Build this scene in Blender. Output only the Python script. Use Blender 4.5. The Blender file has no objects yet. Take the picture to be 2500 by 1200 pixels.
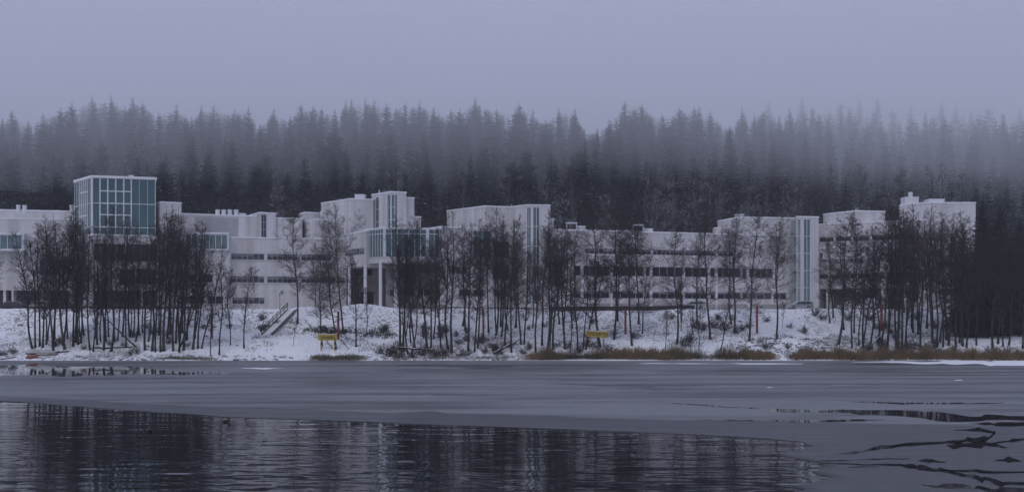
import bpy, math, random
import numpy as np
from mathutils import Matrix, Vector

# ------------------------------------------------------------------ camera, world, sun, exposure
SC = bpy.context.scene
COL = SC.collection
CAM_H, HOR, CX, F = 7.0, 770.0, 1250.0, 3000.0     # camera height, horizon row, centre column, focal length (photo pixels)
cam = bpy.data.cameras.new('camera')
cam.sensor_width = 36.0
cam.lens = F / 2500 * 36
cam.shift_y = (HOR - 600) / 2500
cam.clip_start, cam.clip_end = 0.5, 6000
camo = bpy.data.objects.new('camera', cam)
COL.objects.link(camo)
camo.location = (0, 0, CAM_H)
camo.rotation_euler = (math.radians(90), 0, 0)
SC.camera = camo

SUN_EL, SUN_AZ = math.radians(48), math.radians(205)
w = bpy.data.worlds.new('World')
SC.world = w
w.use_nodes = True
nt = w.node_tree
for n in list(nt.nodes):
    nt.nodes.remove(n)
sky = nt.nodes.new('ShaderNodeTexSky')
sky.sky_type = 'NISHITA'
sky.sun_disc = False
sky.sun_elevation = SUN_EL
sky.sun_rotation = SUN_AZ
mixw = nt.nodes.new('ShaderNodeMix')
mixw.data_type = 'RGBA'
mixw.inputs[0].default_value = 0.88               # closed overcast over the clear sky
mixw.inputs[7].default_value = (4.75, 5.3, 7.9, 1)
bg = nt.nodes.new('ShaderNodeBackground')
bg.inputs[1].default_value = 0.15
wo = nt.nodes.new('ShaderNodeOutputWorld')
nt.links.new(sky.outputs[0], mixw.inputs[6])
nt.links.new(mixw.outputs[2], bg.inputs[0])
nt.links.new(bg.outputs[0], wo.inputs[0])

sl = bpy.data.lights.new('sun', 'SUN')
sl.energy = 1.2
sl.angle = math.radians(25)
sl.color = (1.0, 0.98, 0.96)
slo = bpy.data.objects.new('sun', sl)
COL.objects.link(slo)
sd = Vector((math.sin(SUN_AZ) * math.cos(SUN_EL), math.cos(SUN_AZ) * math.cos(SUN_EL), math.sin(SUN_EL)))
slo.rotation_euler = sd.to_track_quat('Z', 'Y').to_euler()
slo.location = (0, 0, 120)

SC.view_settings.view_transform = 'Standard'
SC.view_settings.look = 'None'
SC.view_settings.gamma = 1
SC.view_settings.use_curve_mapping = False
SC.view_settings.exposure = -0.3
cy = SC.cycles
cy.use_denoising = True
cy.max_bounces = 5
cy.diffuse_bounces = 2
cy.glossy_bounces = 3
cy.transmission_bounces = 4
cy.transparent_max_bounces = 16
cy.volume_bounces = 1
cy.caustics_reflective = False
cy.caustics_refractive = False

# ------------------------------------------------------------------ helpers
rng = np.random.default_rng(7)
R = random.Random(11)


def plan(px, D):
    return np.array(((px - CX) / F * D, D))


def zat(py, D):
    return CAM_H + (HOR - py) * D / F


def smooth(a, b, x):
    t = np.clip((x - a) / (b - a), 0, 1)
    return t * t * (3 - 2 * t)


_ph = rng.uniform(0, 6.28, (5, 8, 2))
_dr = rng.uniform(0, 6.28, (5, 8))


def lump(x, y, scale, k=0):
    """smooth sum-of-sines noise, about -1..1"""
    s = 0
    for i in range(8):
        a = _dr[k, i]
        f = (0.6 + 0.25 * i) / scale
        s = s + np.sin((x * np.cos(a) + y * np.sin(a)) * f * 2.2 + _ph[k, i, 0]) * (1 / (1 + 0.25 * i))
    return s / 3.2


class MB:
    def __init__(s):
        s.v, s.f, s.m = [], [], []

    def face(s, pts, m=0):
        b = len(s.v)
        s.v += [tuple(p) for p in pts]
        s.f.append(tuple(range(b, b + len(pts))))
        s.m.append(m)

    def box(s, x0, x1, y0, y1, z0, z1, M=None, m=0):
        p = [(x0, y0, z0), (x1, y0, z0), (x1, y1, z0), (x0, y1, z0), (x0, y0, z1), (x1, y0, z1), (x1, y1, z1), (x0, y1, z1)]
        if M is not None:
            p = [tuple(M @ Vector(q)) for q in p]
        b = len(s.v)
        s.v += p
        for q in ((0, 3, 2, 1), (4, 5, 6, 7), (0, 1, 5, 4), (1, 2, 6, 5), (2, 3, 7, 6), (3, 0, 4, 7)):
            s.f.append(tuple(b + i for i in q))
            s.m.append(m)

    def bar(s, a, b, wd, h=None, m=0, k=4):
        a, b = Vector(a), Vector(b)
        d = b - a
        L = d.length
        q = d.to_track_quat('Z', 'Y').to_matrix().to_4x4()
        M = Matrix.Translation(a) @ q
        h = h or wd
        if k == 4:
            s.box(-wd / 2, wd / 2, -h / 2, h / 2, 0, L, M, m)
        else:
            s.cyl(M, wd / 2, wd / 2, L, k, m)

    def cyl(s, M, r0, r1, L, k=12, m=0, cap=True):
        b = len(s.v)
        for z, r in ((0, r0), (L, r1)):
            for i in range(k):
                a = 2 * math.pi * i / k
                s.v.append(tuple(M @ Vector((r * math.cos(a), r * math.sin(a), z))))
        for i in range(k):
            j = (i + 1) % k
            s.f.append((b + i, b + j, b + k + j, b + k + i))
            s.m.append(m)
        if cap:
            s.f.append(tuple(b + k + i for i in range(k)))
            s.f.append(tuple(b + k - 1 - i for i in range(k)))
            s.m += [m, m]

    def loft(s, rings, m=0, cap=True):
        b = len(s.v)
        k = len(rings[0])
        for r in rings:
            s.v += [tuple(p) for p in r]
        for i in range(len(rings) - 1):
            for j in range(k):
                j2 = (j + 1) % k
                s.f.append((b + i * k + j, b + i * k + j2, b + (i + 1) * k + j2, b + (i + 1) * k + j))
                s.m.append(m)
        if cap:
            s.f.append(tuple(b + k - 1 - j for j in range(k)))
            e = b + (len(rings) - 1) * k
            s.f.append(tuple(e + j for j in range(k)))
            s.m += [m, m]

    def build(s, name, mats, parent=None, loc=None, smooth=False):
        me = bpy.data.meshes.new(name)
        me.from_pydata(s.v, [], s.f)
        mats = mats if isinstance(mats, (list, tuple)) else [mats]
        for x in mats:
            me.materials.append(x)
        if len(mats) > 1:
            me.polygons.foreach_set('material_index', s.m)
        if smooth:
            me.polygons.foreach_set('use_smooth', [True] * len(me.polygons))
        me.update()
        return link(name, me, parent, loc)


def link(name, data, parent=None, loc=None):
    o = bpy.data.objects.new(name, data)
    COL.objects.link(o)
    if parent is not None:
        o.parent = parent
    if loc is not None:
        o.location = loc
    return o


def np_mesh(name, verts, faces, mat, smooth=False):
    """mesh from arrays; faces (n,3) or (n,4)"""
    me = bpy.data.meshes.new(name)
    verts = np.asarray(verts, np.float32)
    faces = np.asarray(faces, np.int32)
    n, k = faces.shape
    me.vertices.add(len(verts))
    me.vertices.foreach_set('co', verts.ravel())
    me.loops.add(n * k)
    me.loops.foreach_set('vertex_index', faces.ravel())
    me.polygons.add(n)
    me.polygons.foreach_set('loop_start', np.arange(0, n * k, k, dtype=np.int32))
    if smooth:
        me.polygons.foreach_set('use_smooth', np.ones(n, bool))
    me.materials.append(mat)
    me.update(calc_edges=True)
    return me


def tag(o, label=None, cat=None, group=None, kind=None):
    if label:
        o['label'] = label
    if cat:
        o['category'] = cat
    if group:
        o['group'] = group
    if kind:
        o['kind'] = kind
    return o


def thing(name, label, cat, loc=(0, 0, 0), group=None, rz=0.0):
    o = link(name, None, None, loc)
    o.rotation_euler = (0, 0, rz)
    o.empty_display_size = 0.3
    return tag(o, label, cat, group)


ORD = ['first', 'second', 'third', 'fourth', 'fifth', 'sixth', 'seventh', 'eighth', 'ninth', 'tenth', 'eleventh', 'twelfth']


def ordinal(i):
    if i < 12:
        return ORD[i]
    n = i + 1
    suf = 'th' if 10 <= n % 100 <= 20 else {1: 'st', 2: 'nd', 3: 'rd'}.get(n % 10, 'th')
    return '%d%s' % (n, suf)


# ------------------------------------------------------------------ materials
def mat(name, col, rough=0.8, spec=0.3, var=0.0, scale=1.0, metal=0.0, col2=None, bump=0.0, bscale=None, stretch=(1, 1, 1), lo=0.35, hi=0.65):
    m = bpy.data.materials.new(name)
    m.use_nodes = True
    t = m.node_tree
    b = t.nodes['Principled BSDF']
    b.inputs['Base Color'].default_value = (*col, 1)
    b.inputs['Roughness'].default_value = rough
    b.inputs['Specular IOR Level'].default_value = spec
    b.inputs['Metallic'].default_value = metal
    if var or col2 or bump:
        tc = t.nodes.new('ShaderNodeTexCoord')
        mp = t.nodes.new('ShaderNodeMapping')
        mp.inputs['Scale'].default_value = stretch
        t.links.new(tc.outputs['Object'], mp.inputs[0])
        nz = t.nodes.new('ShaderNodeTexNoise')
        nz.inputs['Scale'].default_value = scale
        nz.inputs['Detail'].default_value = 5
        t.links.new(mp.outputs[0], nz.inputs['Vector'])
        if var or col2:
            rp = t.nodes.new('ShaderNodeValToRGB')
            c2 = col2 or tuple(c * (1 - var) for c in col)
            c1 = col if col2 else tuple(min(1, c * (1 + var)) for c in col)
            rp.color_ramp.elements[0].position = lo
            rp.color_ramp.elements[1].position = hi
            rp.color_ramp.elements[0].color = (*c2, 1)
            rp.color_ramp.elements[1].color = (*c1, 1)
            t.links.new(nz.outputs[0], rp.inputs[0])
            t.links.new(rp.outputs[0], b.inputs['Base Color'])
        if bump:
            bp = t.nodes.new('ShaderNodeBump')
            bp.inputs['Strength'].default_value = bump
            bp.inputs['Distance'].default_value = 0.1
            t.links.new(nz.outputs[0], bp.inputs['Height'])
            t.links.new(bp.outputs[0], b.inputs['Normal'])
    return m


def mat_wall():
    m = mat('white_brick', (0.62, 0.585, 0.585), 0.7, 0.25)
    t = m.node_tree
    b = t.nodes['Principled BSDF']
    tc = t.nodes.new('ShaderNodeTexCoord')
    sx = t.nodes.new('ShaderNodeSeparateXYZ')
    cb = t.nodes.new('ShaderNodeCombineXYZ')
    ad = t.nodes.new('ShaderNodeMath')
    t.links.new(tc.outputs['Object'], sx.inputs[0])
    t.links.new(sx.outputs[0], ad.inputs[0])
    t.links.new(sx.outputs[1], ad.inputs[1])
    t.links.new(ad.outputs[0], cb.inputs[0])
    t.links.new(sx.outputs[2], cb.inputs[1])
    br = t.nodes.new('ShaderNodeTexBrick')
    br.inputs['Scale'].default_value = 1.0
    br.inputs['Brick Width'].default_value = 0.6
    br.inputs['Row Height'].default_value = 0.2
    br.inputs['Mortar Size'].default_value = 0.018
    br.inputs['Color1'].default_value = (0.74, 0.715, 0.715, 1)
    br.inputs['Color2'].default_value = (0.66, 0.64, 0.64, 1)
    br.inputs['Mortar'].default_value = (0.48, 0.465, 0.465, 1)
    t.links.new(cb.outputs[0], br.inputs['Vector'])
    nz = t.nodes.new('ShaderNodeTexNoise')
    nz.inputs['Scale'].default_value = 0.22
    nz.inputs['Detail'].default_value = 6
    mp = t.nodes.new('ShaderNodeMapping')
    mp.inputs['Scale'].default_value = (2.2, 2.2, 0.16)
    t.links.new(tc.outputs['Object'], mp.inputs[0])
    t.links.new(mp.outputs[0], nz.inputs['Vector'])
    rp = t.nodes.new('ShaderNodeValToRGB')
    rp.color_ramp.elements[0].position = 0.34
    rp.color_ramp.elements[1].position = 0.60
    rp.color_ramp.elements[0].color = (0.74, 0.73, 0.72, 1)
    rp.color_ramp.elements[1].color = (1, 1, 1, 1)
    t.links.new(nz.outputs[0], rp.inputs[0])
    mx = t.nodes.new('ShaderNodeMix')
    mx.data_type = 'RGBA'
    mx.blend_type = 'MULTIPLY'
    mx.inputs[0].default_value = 1
    t.links.new(br.outputs[0], mx.inputs[6])
    t.links.new(rp.outputs[0], mx.inputs[7])
    t.links.new(mx.outputs[2], b.inputs['Base Color'])
    return m


def mat_snow_ground():
    m = mat('snowy_ground', (0.8, 0.8, 0.82), 0.85, 0.2)
    t = m.node_tree
    b = t.nodes['Principled BSDF']
    tc = t.nodes.new('ShaderNodeTexCoord')

    def nz(scale, det, st=(1, 1, 1)):
        mp = t.nodes.new('ShaderNodeMapping')
        mp.inputs['Scale'].default_value = st
        t.links.new(tc.outputs['Object'], mp.inputs[0])
        n = t.nodes.new('ShaderNodeTexNoise')
        n.inputs['Scale'].default_value = scale
        n.inputs['Detail'].default_value = det
        n.inputs['Roughness'].default_value = 0.65
        t.links.new(mp.outputs[0], n.inputs['Vector'])
        return n
    fine, big = nz(1.9, 6, (1, 1, 1.5)), nz(0.13, 3)
    ad = t.nodes.new('ShaderNodeMath')
    ad.operation = 'MULTIPLY_ADD'
    ad.inputs[1].default_value = 0.55
    t.links.new(big.outputs[0], ad.inputs[0])
    t.links.new(fine.outputs[0], ad.inputs[2])
    rp = t.nodes.new('ShaderNodeValToRGB')
    e = rp.color_ramp.elements
    e[0].position, e[0].color = 0.76, (0.82, 0.82, 0.83, 1)
    e[1].position, e[1].color = 0.985, (0.07, 0.055, 0.045, 1)
    x = rp.color_ramp.elements.new(0.86)
    x.color = (0.70, 0.69, 0.70, 1)
    x = rp.color_ramp.elements.new(0.91)
    x.color = (0.26, 0.23, 0.21, 1)
    t.links.new(ad.outputs[0], rp.inputs[0])
    t.links.new(rp.outputs[0], b.inputs['Base Color'])
    bp = t.nodes.new('ShaderNodeBump')
    bp.inputs['Strength'].default_value = 0.6
    bp.inputs['Distance'].default_value = 0.25
    t.links.new(fine.outputs[0], bp.inputs['Height'])
    t.links.new(bp.outputs[0], b.inputs['Normal'])
    return m


def mat_spruce(name, col, snow, lo, hi):
    m = mat(name, col, 0.85, 0.15)
    t = m.node_tree
    b = t.nodes['Principled BSDF']
    tc = t.nodes.new('ShaderNodeTexCoord')
    nz = t.nodes.new('ShaderNodeTexNoise')
    nz.inputs['Scale'].default_value = 0.9
    nz.inputs['Detail'].default_value = 4
    t.links.new(tc.outputs['Object'], nz.inputs['Vector'])
    ge = t.nodes.new('ShaderNodeNewGeometry')
    sx = t.nodes.new('ShaderNodeSeparateXYZ')
    t.links.new(ge.outputs['True Normal'], sx.inputs[0])
    ab = t.nodes.new('ShaderNodeMath')
    ab.operation = 'ABSOLUTE'
    t.links.new(sx.outputs[2], ab.inputs[0])
    mu = t.nodes.new('ShaderNodeMath')
    mu.operation = 'MULTIPLY'
    t.links.new(ab.outputs[0], mu.inputs[0])
    t.links.new(nz.outputs[0], mu.inputs[1])
    rp = t.nodes.new('ShaderNodeValToRGB')
    rp.color_ramp.elements[0].position = lo
    rp.color_ramp.elements[1].position = hi
    rp.color_ramp.elements[0].color = (*col, 1)
    rp.color_ramp.elements[1].color = (snow, snow, snow * 1.02, 1)
    t.links.new(mu.outputs[0], rp.inputs[0])
    t.links.new(rp.outputs[0], b.inputs['Base Color'])
    return m


def mat_glass(name, tint, body, body_amt, refl):
    """pane: see-through tint, a share of milky body colour, and a mirror coat"""
    m = bpy.data.materials.new(name)
    m.use_nodes = True
    t = m.node_tree
    for n in list(t.nodes):
        t.nodes.remove(n)
    out = t.nodes.new('ShaderNodeOutputMaterial')
    tr = t.nodes.new('ShaderNodeBsdfTransparent')
    tr.inputs[0].default_value = (*tint, 1)
    df = t.nodes.new('ShaderNodeBsdfDiffuse')
    df.inputs[0].default_value = (*body, 1)
    gl = t.nodes.new('ShaderNodeBsdfGlossy')
    gl.inputs['Roughness'].default_value = 0.04
    m1 = t.nodes.new('ShaderNodeMixShader')
    m1.inputs[0].default_value = body_amt
    t.links.new(tr.outputs[0], m1.inputs[1])
    t.links.new(df.outputs[0], m1.inputs[2])
    lw = t.nodes.new('ShaderNodeLayerWeight')      # Schlick curve, the same on both faces of the pane
    lw.inputs[0].default_value = 0.5
    pw = t.nodes.new('ShaderNodeMath')
    pw.operation = 'POWER'
    pw.inputs[1].default_value = 5
    t.links.new(lw.outputs['Facing'], pw.inputs[0])
    ml = t.nodes.new('ShaderNodeMath')
    ml.operation = 'MULTIPLY_ADD'
    ml.inputs[1].default_value = 0.9
    ml.inputs[2].default_value = 0.045 * refl
    ml.use_clamp = True
    t.links.new(pw.outputs[0], ml.inputs[0])
    m2 = t.nodes.new('ShaderNodeMixShader')
    t.links.new(ml.outputs[0], m2.inputs[0])
    t.links.new(m1.outputs[0], m2.inputs[1])
    t.links.new(gl.outputs[0], m2.inputs[2])
    t.links.new(m2.outputs[0], out.inputs[0])
    return m


def mat_ice(name, c_lo, c_hi, rough, spec, sc):
    m = mat(name, c_hi, rough, spec)
    t = m.node_tree
    b = t.nodes['Principled BSDF']
    tc = t.nodes.new('ShaderNodeTexCoord')

    def nz(scale, st, det, dist=0.0, rot=0.0):
        mp = t.nodes.new('ShaderNodeMapping')
        mp.inputs['Scale'].default_value = st
        mp.inputs['Rotation'].default_value = (0, 0, rot)
        t.links.new(tc.outputs['Object'], mp.inputs[0])
        n = t.nodes.new('ShaderNodeTexNoise')
        n.inputs['Scale'].default_value = scale
        n.inputs['Detail'].default_value = det
        n.inputs['Distortion'].default_value = dist
        t.links.new(mp.outputs[0], n.inputs['Vector'])
        return n
    a = nz(sc, (0.10, 1, 1), 7, 0.9, math.radians(-5))
    c = nz(sc * 0.28, (0.3, 1, 1), 3, 0.8)
    ad = t.nodes.new('ShaderNodeMath')
    ad.operation = 'MULTIPLY_ADD'
    ad.inputs[1].default_value = 0.8
    t.links.new(c.outputs[0], ad.inputs[0])
    t.links.new(a.outputs[0], ad.inputs[2])
    rp = t.nodes.new('ShaderNodeValToRGB')
    rp.color_ramp.elements[0].position = 0.72
    rp.color_ramp.elements[1].position = 1.0
    rp.color_ramp.elements[0].color = (*c_lo, 1)
    rp.color_ramp.elements[1].color = (*c_hi, 1)
    t.links.new(ad.outputs[0], rp.inputs[0])
    t.links.new(rp.outputs[0], b.inputs['Base Color'])
    r2 = t.nodes.new('ShaderNodeMapRange')
    r2.inputs[1].default_value, r2.inputs[2].default_value = 0.7, 1.0
    r2.inputs[3].default_value, r2.inputs[4].default_value = rough * 0.75, rough * 1.15
    t.links.new(ad.outputs[0], r2.inputs[0])
    t.links.new(r2.outputs[0], b.inputs['Roughness'])
    return m


WALL = mat_wall()
CAP = mat('snowy_cap', (0.82, 0.82, 0.84), 0.8, 0.2, var=0.06, scale=0.7)
WHITE = mat('white_metal', (0.66, 0.66, 0.68), 0.5, 0.4, var=0.06, scale=0.8)
PANEL = mat('ribbed_cladding', (0.50, 0.485, 0.50), 0.55, 0.4, var=0.08, scale=0.4)
FRAME = mat('window_frame_grey', (0.36, 0.36, 0.38), 0.5, 0.4)
BLIND = mat('blind_grey', (0.15, 0.15, 0.165), 0.6, 0.3, var=0.25, scale=0.5)
DGLASS = mat('dark_window_glass', (0.012, 0.014, 0.018), 0.08, 0.5, var=0.5, scale=0.6)
TGLASS = mat_glass('teal_curtain_glass', (0.40, 0.60, 0.62), (0.085, 0.20, 0.22), 0.5, 1.2)
CGLASS = mat_glass('clear_grey_glass', (0.48, 0.64, 0.65), (0.17, 0.28, 0.285), 0.42, 1.5)
INNER = mat('interior_wall', (0.34, 0.35, 0.36), 0.9, 0.1, var=0.15, scale=0.3)
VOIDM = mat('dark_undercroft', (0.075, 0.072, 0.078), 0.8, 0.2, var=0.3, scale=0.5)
CONC = mat('concrete', (0.30, 0.28, 0.275), 0.85, 0.2, var=0.18, scale=0.6)
SNOWG = mat_snow_ground()
FLOORM = mat('forest_floor', (0.11, 0.11, 0.115), 0.9, 0.1, col2=(0.03, 0.03, 0.028), scale=0.2)
BARK = mat('alder_bark', (0.034, 0.029, 0.029), 0.9, 0.1, var=0.4, scale=1.5, stretch=(2, 2, 0.5))
BARK2 = mat('alder_bark_brown', (0.050, 0.041, 0.037), 0.9, 0.1, var=0.4, scale=1.5, stretch=(2, 2, 0.5))
TWIG = mat('twig', (0.062, 0.046, 0.043), 0.9, 0.1)
TWIGR = mat('birch_twig', (0.075, 0.055, 0.053), 0.9, 0.1)
FROST = mat('snowy_twig', (0.34, 0.34, 0.35), 0.9, 0.1, col2=(0.06, 0.055, 0.056), scale=1.0)
BIRCH = mat('birch_bark', (0.28, 0.25, 0.235), 0.85, 0.1, col2=(0.06, 0.05, 0.05), scale=2.5, stretch=(1, 1, 2))
STRUNK = mat('spruce_bark', (0.05, 0.042, 0.038), 0.9, 0.1)
SPRUCE = mat_spruce('spruce_needles', (0.016, 0.020, 0.019), 0.45, 0.50, 0.64)
SPRUCE_N = mat_spruce('near_spruce_needles', (0.014, 0.019, 0.017), 0.35, 0.60, 0.75)
REDP = mat('red_lamp_paint', (0.22, 0.048, 0.034), 0.6, 0.3, var=0.25, scale=1.5)
BLACK = mat('black_metal', (0.02, 0.02, 0.022), 0.5, 0.4)
DWOOD = mat('dark_wood', (0.055, 0.046, 0.042), 0.85, 0.1, var=0.3, scale=2, stretch=(1, 1, 0.3))
RETAIN = mat('dark_retaining_wall', (0.05, 0.043, 0.043), 0.85, 0.15, var=0.35, scale=0.8)
YEL = mat('yellow_paint', (0.42, 0.31, 0.055), 0.7, 0.2, var=0.35, scale=3)
INK = mat('black_paint', (0.018, 0.017, 0.016), 0.7, 0.2)
REED = mat('dead_reed', (0.23, 0.145, 0.07), 0.9, 0.1, col2=(0.12, 0.09, 0.04), scale=0.35)
REEDG = mat('olive_reed', (0.16, 0.14, 0.065), 0.9, 0.1, col2=(0.08, 0.07, 0.035), scale=0.8)
TUFT = mat('withered_grass', (0.12, 0.095, 0.075), 0.9, 0.1, col2=(0.05, 0.04, 0.035), scale=0.9)
STONE = mat('stone', (0.11, 0.105, 0.11), 0.9, 0.2, col2=(0.45, 0.45, 0.47), scale=1.2)
LAMPM = bpy.data.materials.new('warm_lamp')
LAMPM.use_nodes = True
_b = LAMPM.node_tree.nodes['Principled BSDF']
_b.inputs['Emission Color'].default_value = (1.0, 0.55, 0.25, 1)
_b.inputs['Emission Strength'].default_value = 1.6
ICE = mat_ice('grey_ice', (0.045, 0.047, 0.051), (0.18, 0.181, 0.187), 0.5, 0.22, 0.3)
TICE = mat_ice('thin_dark_ice', (0.042, 0.043, 0.047), (0.064, 0.065, 0.07), 0.42, 0.2, 0.22)
WATER = mat('dark_water', (0.008, 0.009, 0.012), 0.03, 0.5)
WATER.node_tree.nodes['Principled BSDF'].inputs['IOR'].default_value = 1.33

# ------------------------------------------------------------------ terrain
SHORE = 191.0


def bank_z(x, y):
    """snowy bank: beach, footpath terrace, slope, plateau with the buildings"""
    x, y = np.asarray(x, float), np.asarray(y, float)
    sh = y - SHORE - 0.7 * lump(x, y * 0, 16, 1) - 0.25 * lump(x, y * 0, 3.5, 2)
    z = np.interp(sh, [-4, 0, 1.0, 4.0, 10.5, 14.2, 17.5, 25.5, 27.5, 90], [-0.8, -0.02, 0.28, 0.75, 3.0, 3.35, 4.1, 7.9, 8.15, 8.25])
    fade = smooth(0.3, 4, sh) * (1 - smooth(27, 31, sh))
    path = np.exp(-((sh - 12.5) / 1.6) ** 2)
    z = z + fade * (1 - 0.75 * path) * (0.22 * lump(x, y, 5.5, 0) + 0.10 * lump(x, y, 1.9, 3))
    px = CX + x / y * F
    z = z + 0.75 * np.exp(-((px - 880) / 75) ** 2) * np.exp(-((sh - 27) / 4.5) ** 2)          # mound before the pillars
    z = z + 0.45 * np.exp(-((px - 740) / 40) ** 2) * np.exp(-((sh - 27) / 4) ** 2)
    z = z - 0.35 * np.exp(-((px - 1440) / 160) ** 2) * np.exp(-((sh - 27) / 3) ** 2)
    return z


def hill_start(px):
    return 266 + 58 * smooth(1450, 2250, px)


def hill_z(x, y):
    x, y = np.asarray(x, float), np.asarray(y, float)
    px = CX + x / y * F
    d = np.maximum(0, y - hill_start(px))
    z = 8.25 + np.interp(d, [0, 14, 120, 200, 340, 900], [0, 3.4, 45, 61, 66, 70])
    return z + 1.4 * lump(x, y, 26, 4) * smooth(0, 30, d)


def ground_z(x, y):
    return np.where(np.asarray(y) < 262, bank_z(x, y), hill_z(x, y))


def grid_object(name, xs, ys, zf, m, smooth=True):
    X, Y = np.meshgrid(xs, ys)
    V = np.stack([X, Y, zf(X, Y)], -1).reshape(-1, 3)
    nx, ny = len(xs), len(ys)
    i = np.arange(nx - 1)[None, :] + nx * np.arange(ny - 1)[:, None]
    Fq = np.stack([i, i + 1, i + 1 + nx, i + nx], -1).reshape(-1, 4)
    return link(name, np_mesh(name, V, Fq, m, smooth))


tag(grid_object('snowy_bank', np.arange(-190, 190.1, 0.6), np.concatenate([np.arange(187.5, 222, 0.42), np.arange(222, 264, 2.0)]), bank_z, SNOWG), kind='structure')
tag(grid_object('hill', np.arange(-640, 641, 10), np.concatenate([np.arange(262.3, 420, 6), np.arange(420, 1300, 40)]), hill_z, FLOORM), kind='structure')


def on_ground(px, py):
    """where the view ray through a photo pixel meets the bank"""
    lo, hi = SHORE - 1, 236.0
    k = (px - CX) / F
    for _ in range(40):
        md = (lo + hi) / 2
        yy = HOR - (float(bank_z(k * md, md)) - CAM_H) / md * F
        if yy > py:
            lo = md
        else:
            hi = md
    return np.array((k * lo, lo, float(bank_z(k * lo, lo))))


# ------------------------------------------------------------------ lake: water, thin ice, old ice, leads, snow strips
def on_lake(px, py):
    D = CAM_H * F / (py - HOR)
    return np.array(((px - CX) / F * D, D))


def waves(x, y):
    h = 0
    wr = np.random.default_rng(3)
    for i in range(22):
        lam = 0.55 * 1.12 ** i
        a = math.radians(90 + wr.normal(0, 24))
        k = 2 * math.pi / lam
        amp = 0.0042 * lam / (1 + 0.35 * lam)
        ph = wr.uniform(0, 6.28)
        h = h + amp * np.sin(k * (x * math.cos(a) + y * math.sin(a)) + ph + 1.6 * lump(x, y, 3 + i * 0.5, i % 5))
    gust = 0.4 + 0.65 * np.clip(lump(x, y, 11, 2) + 0.3, 0, 1)
    return h * gust * 0.5


ys = np.concatenate([np.array([-300., 20., 38.]), np.geomspace(40, 112, 420), np.array([125., 150., 193.])])
xs = np.concatenate([np.array([-500., -160.]), np.arange(-52, 46, 0.22), np.array([160., 500.])])
tag(grid_object('lake_water', xs, ys, lambda X, Y: np.where((Y > 39) & (Y < 113) & (np.abs(X) < 60), waves(X, Y), 0.0), WATER), kind='structure')


def wobble_line(pts, n=14, amp=0.5, seed=1):
    """densify a photo-pixel polyline on the lake and roughen it"""
    r = np.random.default_rng(seed)
    P = np.array([on_lake(*p) for p in pts])
    out = []
    for a, b in zip(P[:-1], P[1:]):
        for t in np.arange(n) / n:
            out.append(a + (b - a) * t)
    out.append(P[-1])
    out = np.array(out)
    k = len(out)
    nz = np.cumsum(r.normal(0, 1, k))
    nz -= np.linspace(nz[0], nz[-1], k)
    nz = nz / (np.abs(nz).max() + 1e-6)
    out[:, 1] += amp * (0.55 * nz + 0.25 * r.normal(0, 1, k))
    return out


def poly_sheet(name, outline, z, m):
    import bmesh
    bm = bmesh.new()
    vs = [bm.verts.new((x, y, z)) for x, y in outline]
    f = bm.faces.new(vs)
    if f.normal.z < 0:
        f.normal_flip()
    bmesh.ops.triangulate(bm, faces=[f])
    me = bpy.data.meshes.new(name)
    bm.to_mesh(me)
    bm.free()
    me.materials.append(m)
    return link(name, me)


THIN = [(-90, 972), (0, 976), (80, 983), (190, 991), (300, 1000), (470, 1010), (560, 1018), (800, 1025), (1000, 1034), (1250, 1042), (1500, 1052), (1750, 1063),
        (1880, 1071), (1960, 1079), (1985, 1088), (1950, 1098), (1890, 1106), (1930, 1116), (2000, 1128), (2030, 1140), (1985, 1152), (2030, 1164),
        (1990, 1176), (1940, 1186), (1965, 1196), (1900, 1215), (1860, 1240)]


def ice_strip(name, edge, outer, z, m):
    """sheet between its edge and an outer line, one quad per edge step"""
    n, rows = len(edge), 20
    t = np.linspace(0, 1, rows) ** 1.6
    G = edge[None] * (1 - t)[:, None, None] + outer[None] * t[:, None, None]
    V = np.vstack([np.column_stack([edge, np.full(n, -0.03)]), np.column_stack([G.reshape(-1, 2), np.full(n * rows, z)])])
    i = (np.arange(n - 1)[None] + n * np.arange(rows)[:, None]).ravel()
    Fq = np.stack([i, i + 1, i + 1 + n, i + n], -1)
    return tag(link(name, np_mesh(name, V, Fq, m)), kind='structure')


tl = wobble_line(THIN, 12, 0.32, 5)
k_ = 14 * 12                                   # from here on the edge turns back towards the camera
tl[k_:, 1] = np.minimum.accumulate(tl[k_:, 1]) - np.arange(len(tl) - k_) * 1e-4
top_ = tl[:k_ + 1].copy()
top_[:, 1] = 125
rgt_ = tl[k_:].copy()
rgt_[:, 0] = 130
ice_strip('thin_ice', np.vstack([tl[:k_ + 1], tl[k_:k_ + 1], tl[k_:]]), np.vstack([top_, [[130, 125]], rgt_]), 0.024, TICE)
OLD = [(-90, 960), (0, 968), (170, 974), (350, 986), (470, 992), (700, 998), (950, 1008), (1060, 1003), (1090, 1008), (1250, 1011), (1450, 1020), (1700, 1027), (2000, 1031), (2250, 1036), (2520, 1042), (2650, 1045)]
ol = wobble_line(OLD, 10, 0.22, 9)
ol = np.vstack([[[-260, ol[0][1]]], ol, [[260, ol[-1][1]]]])
ou = ol.copy()
ou[:, 1] = 192
ou[:, 0] = ol[:, 0] * 2.1
ice_strip('old_ice', ol, ou, 0.032, ICE)


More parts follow.
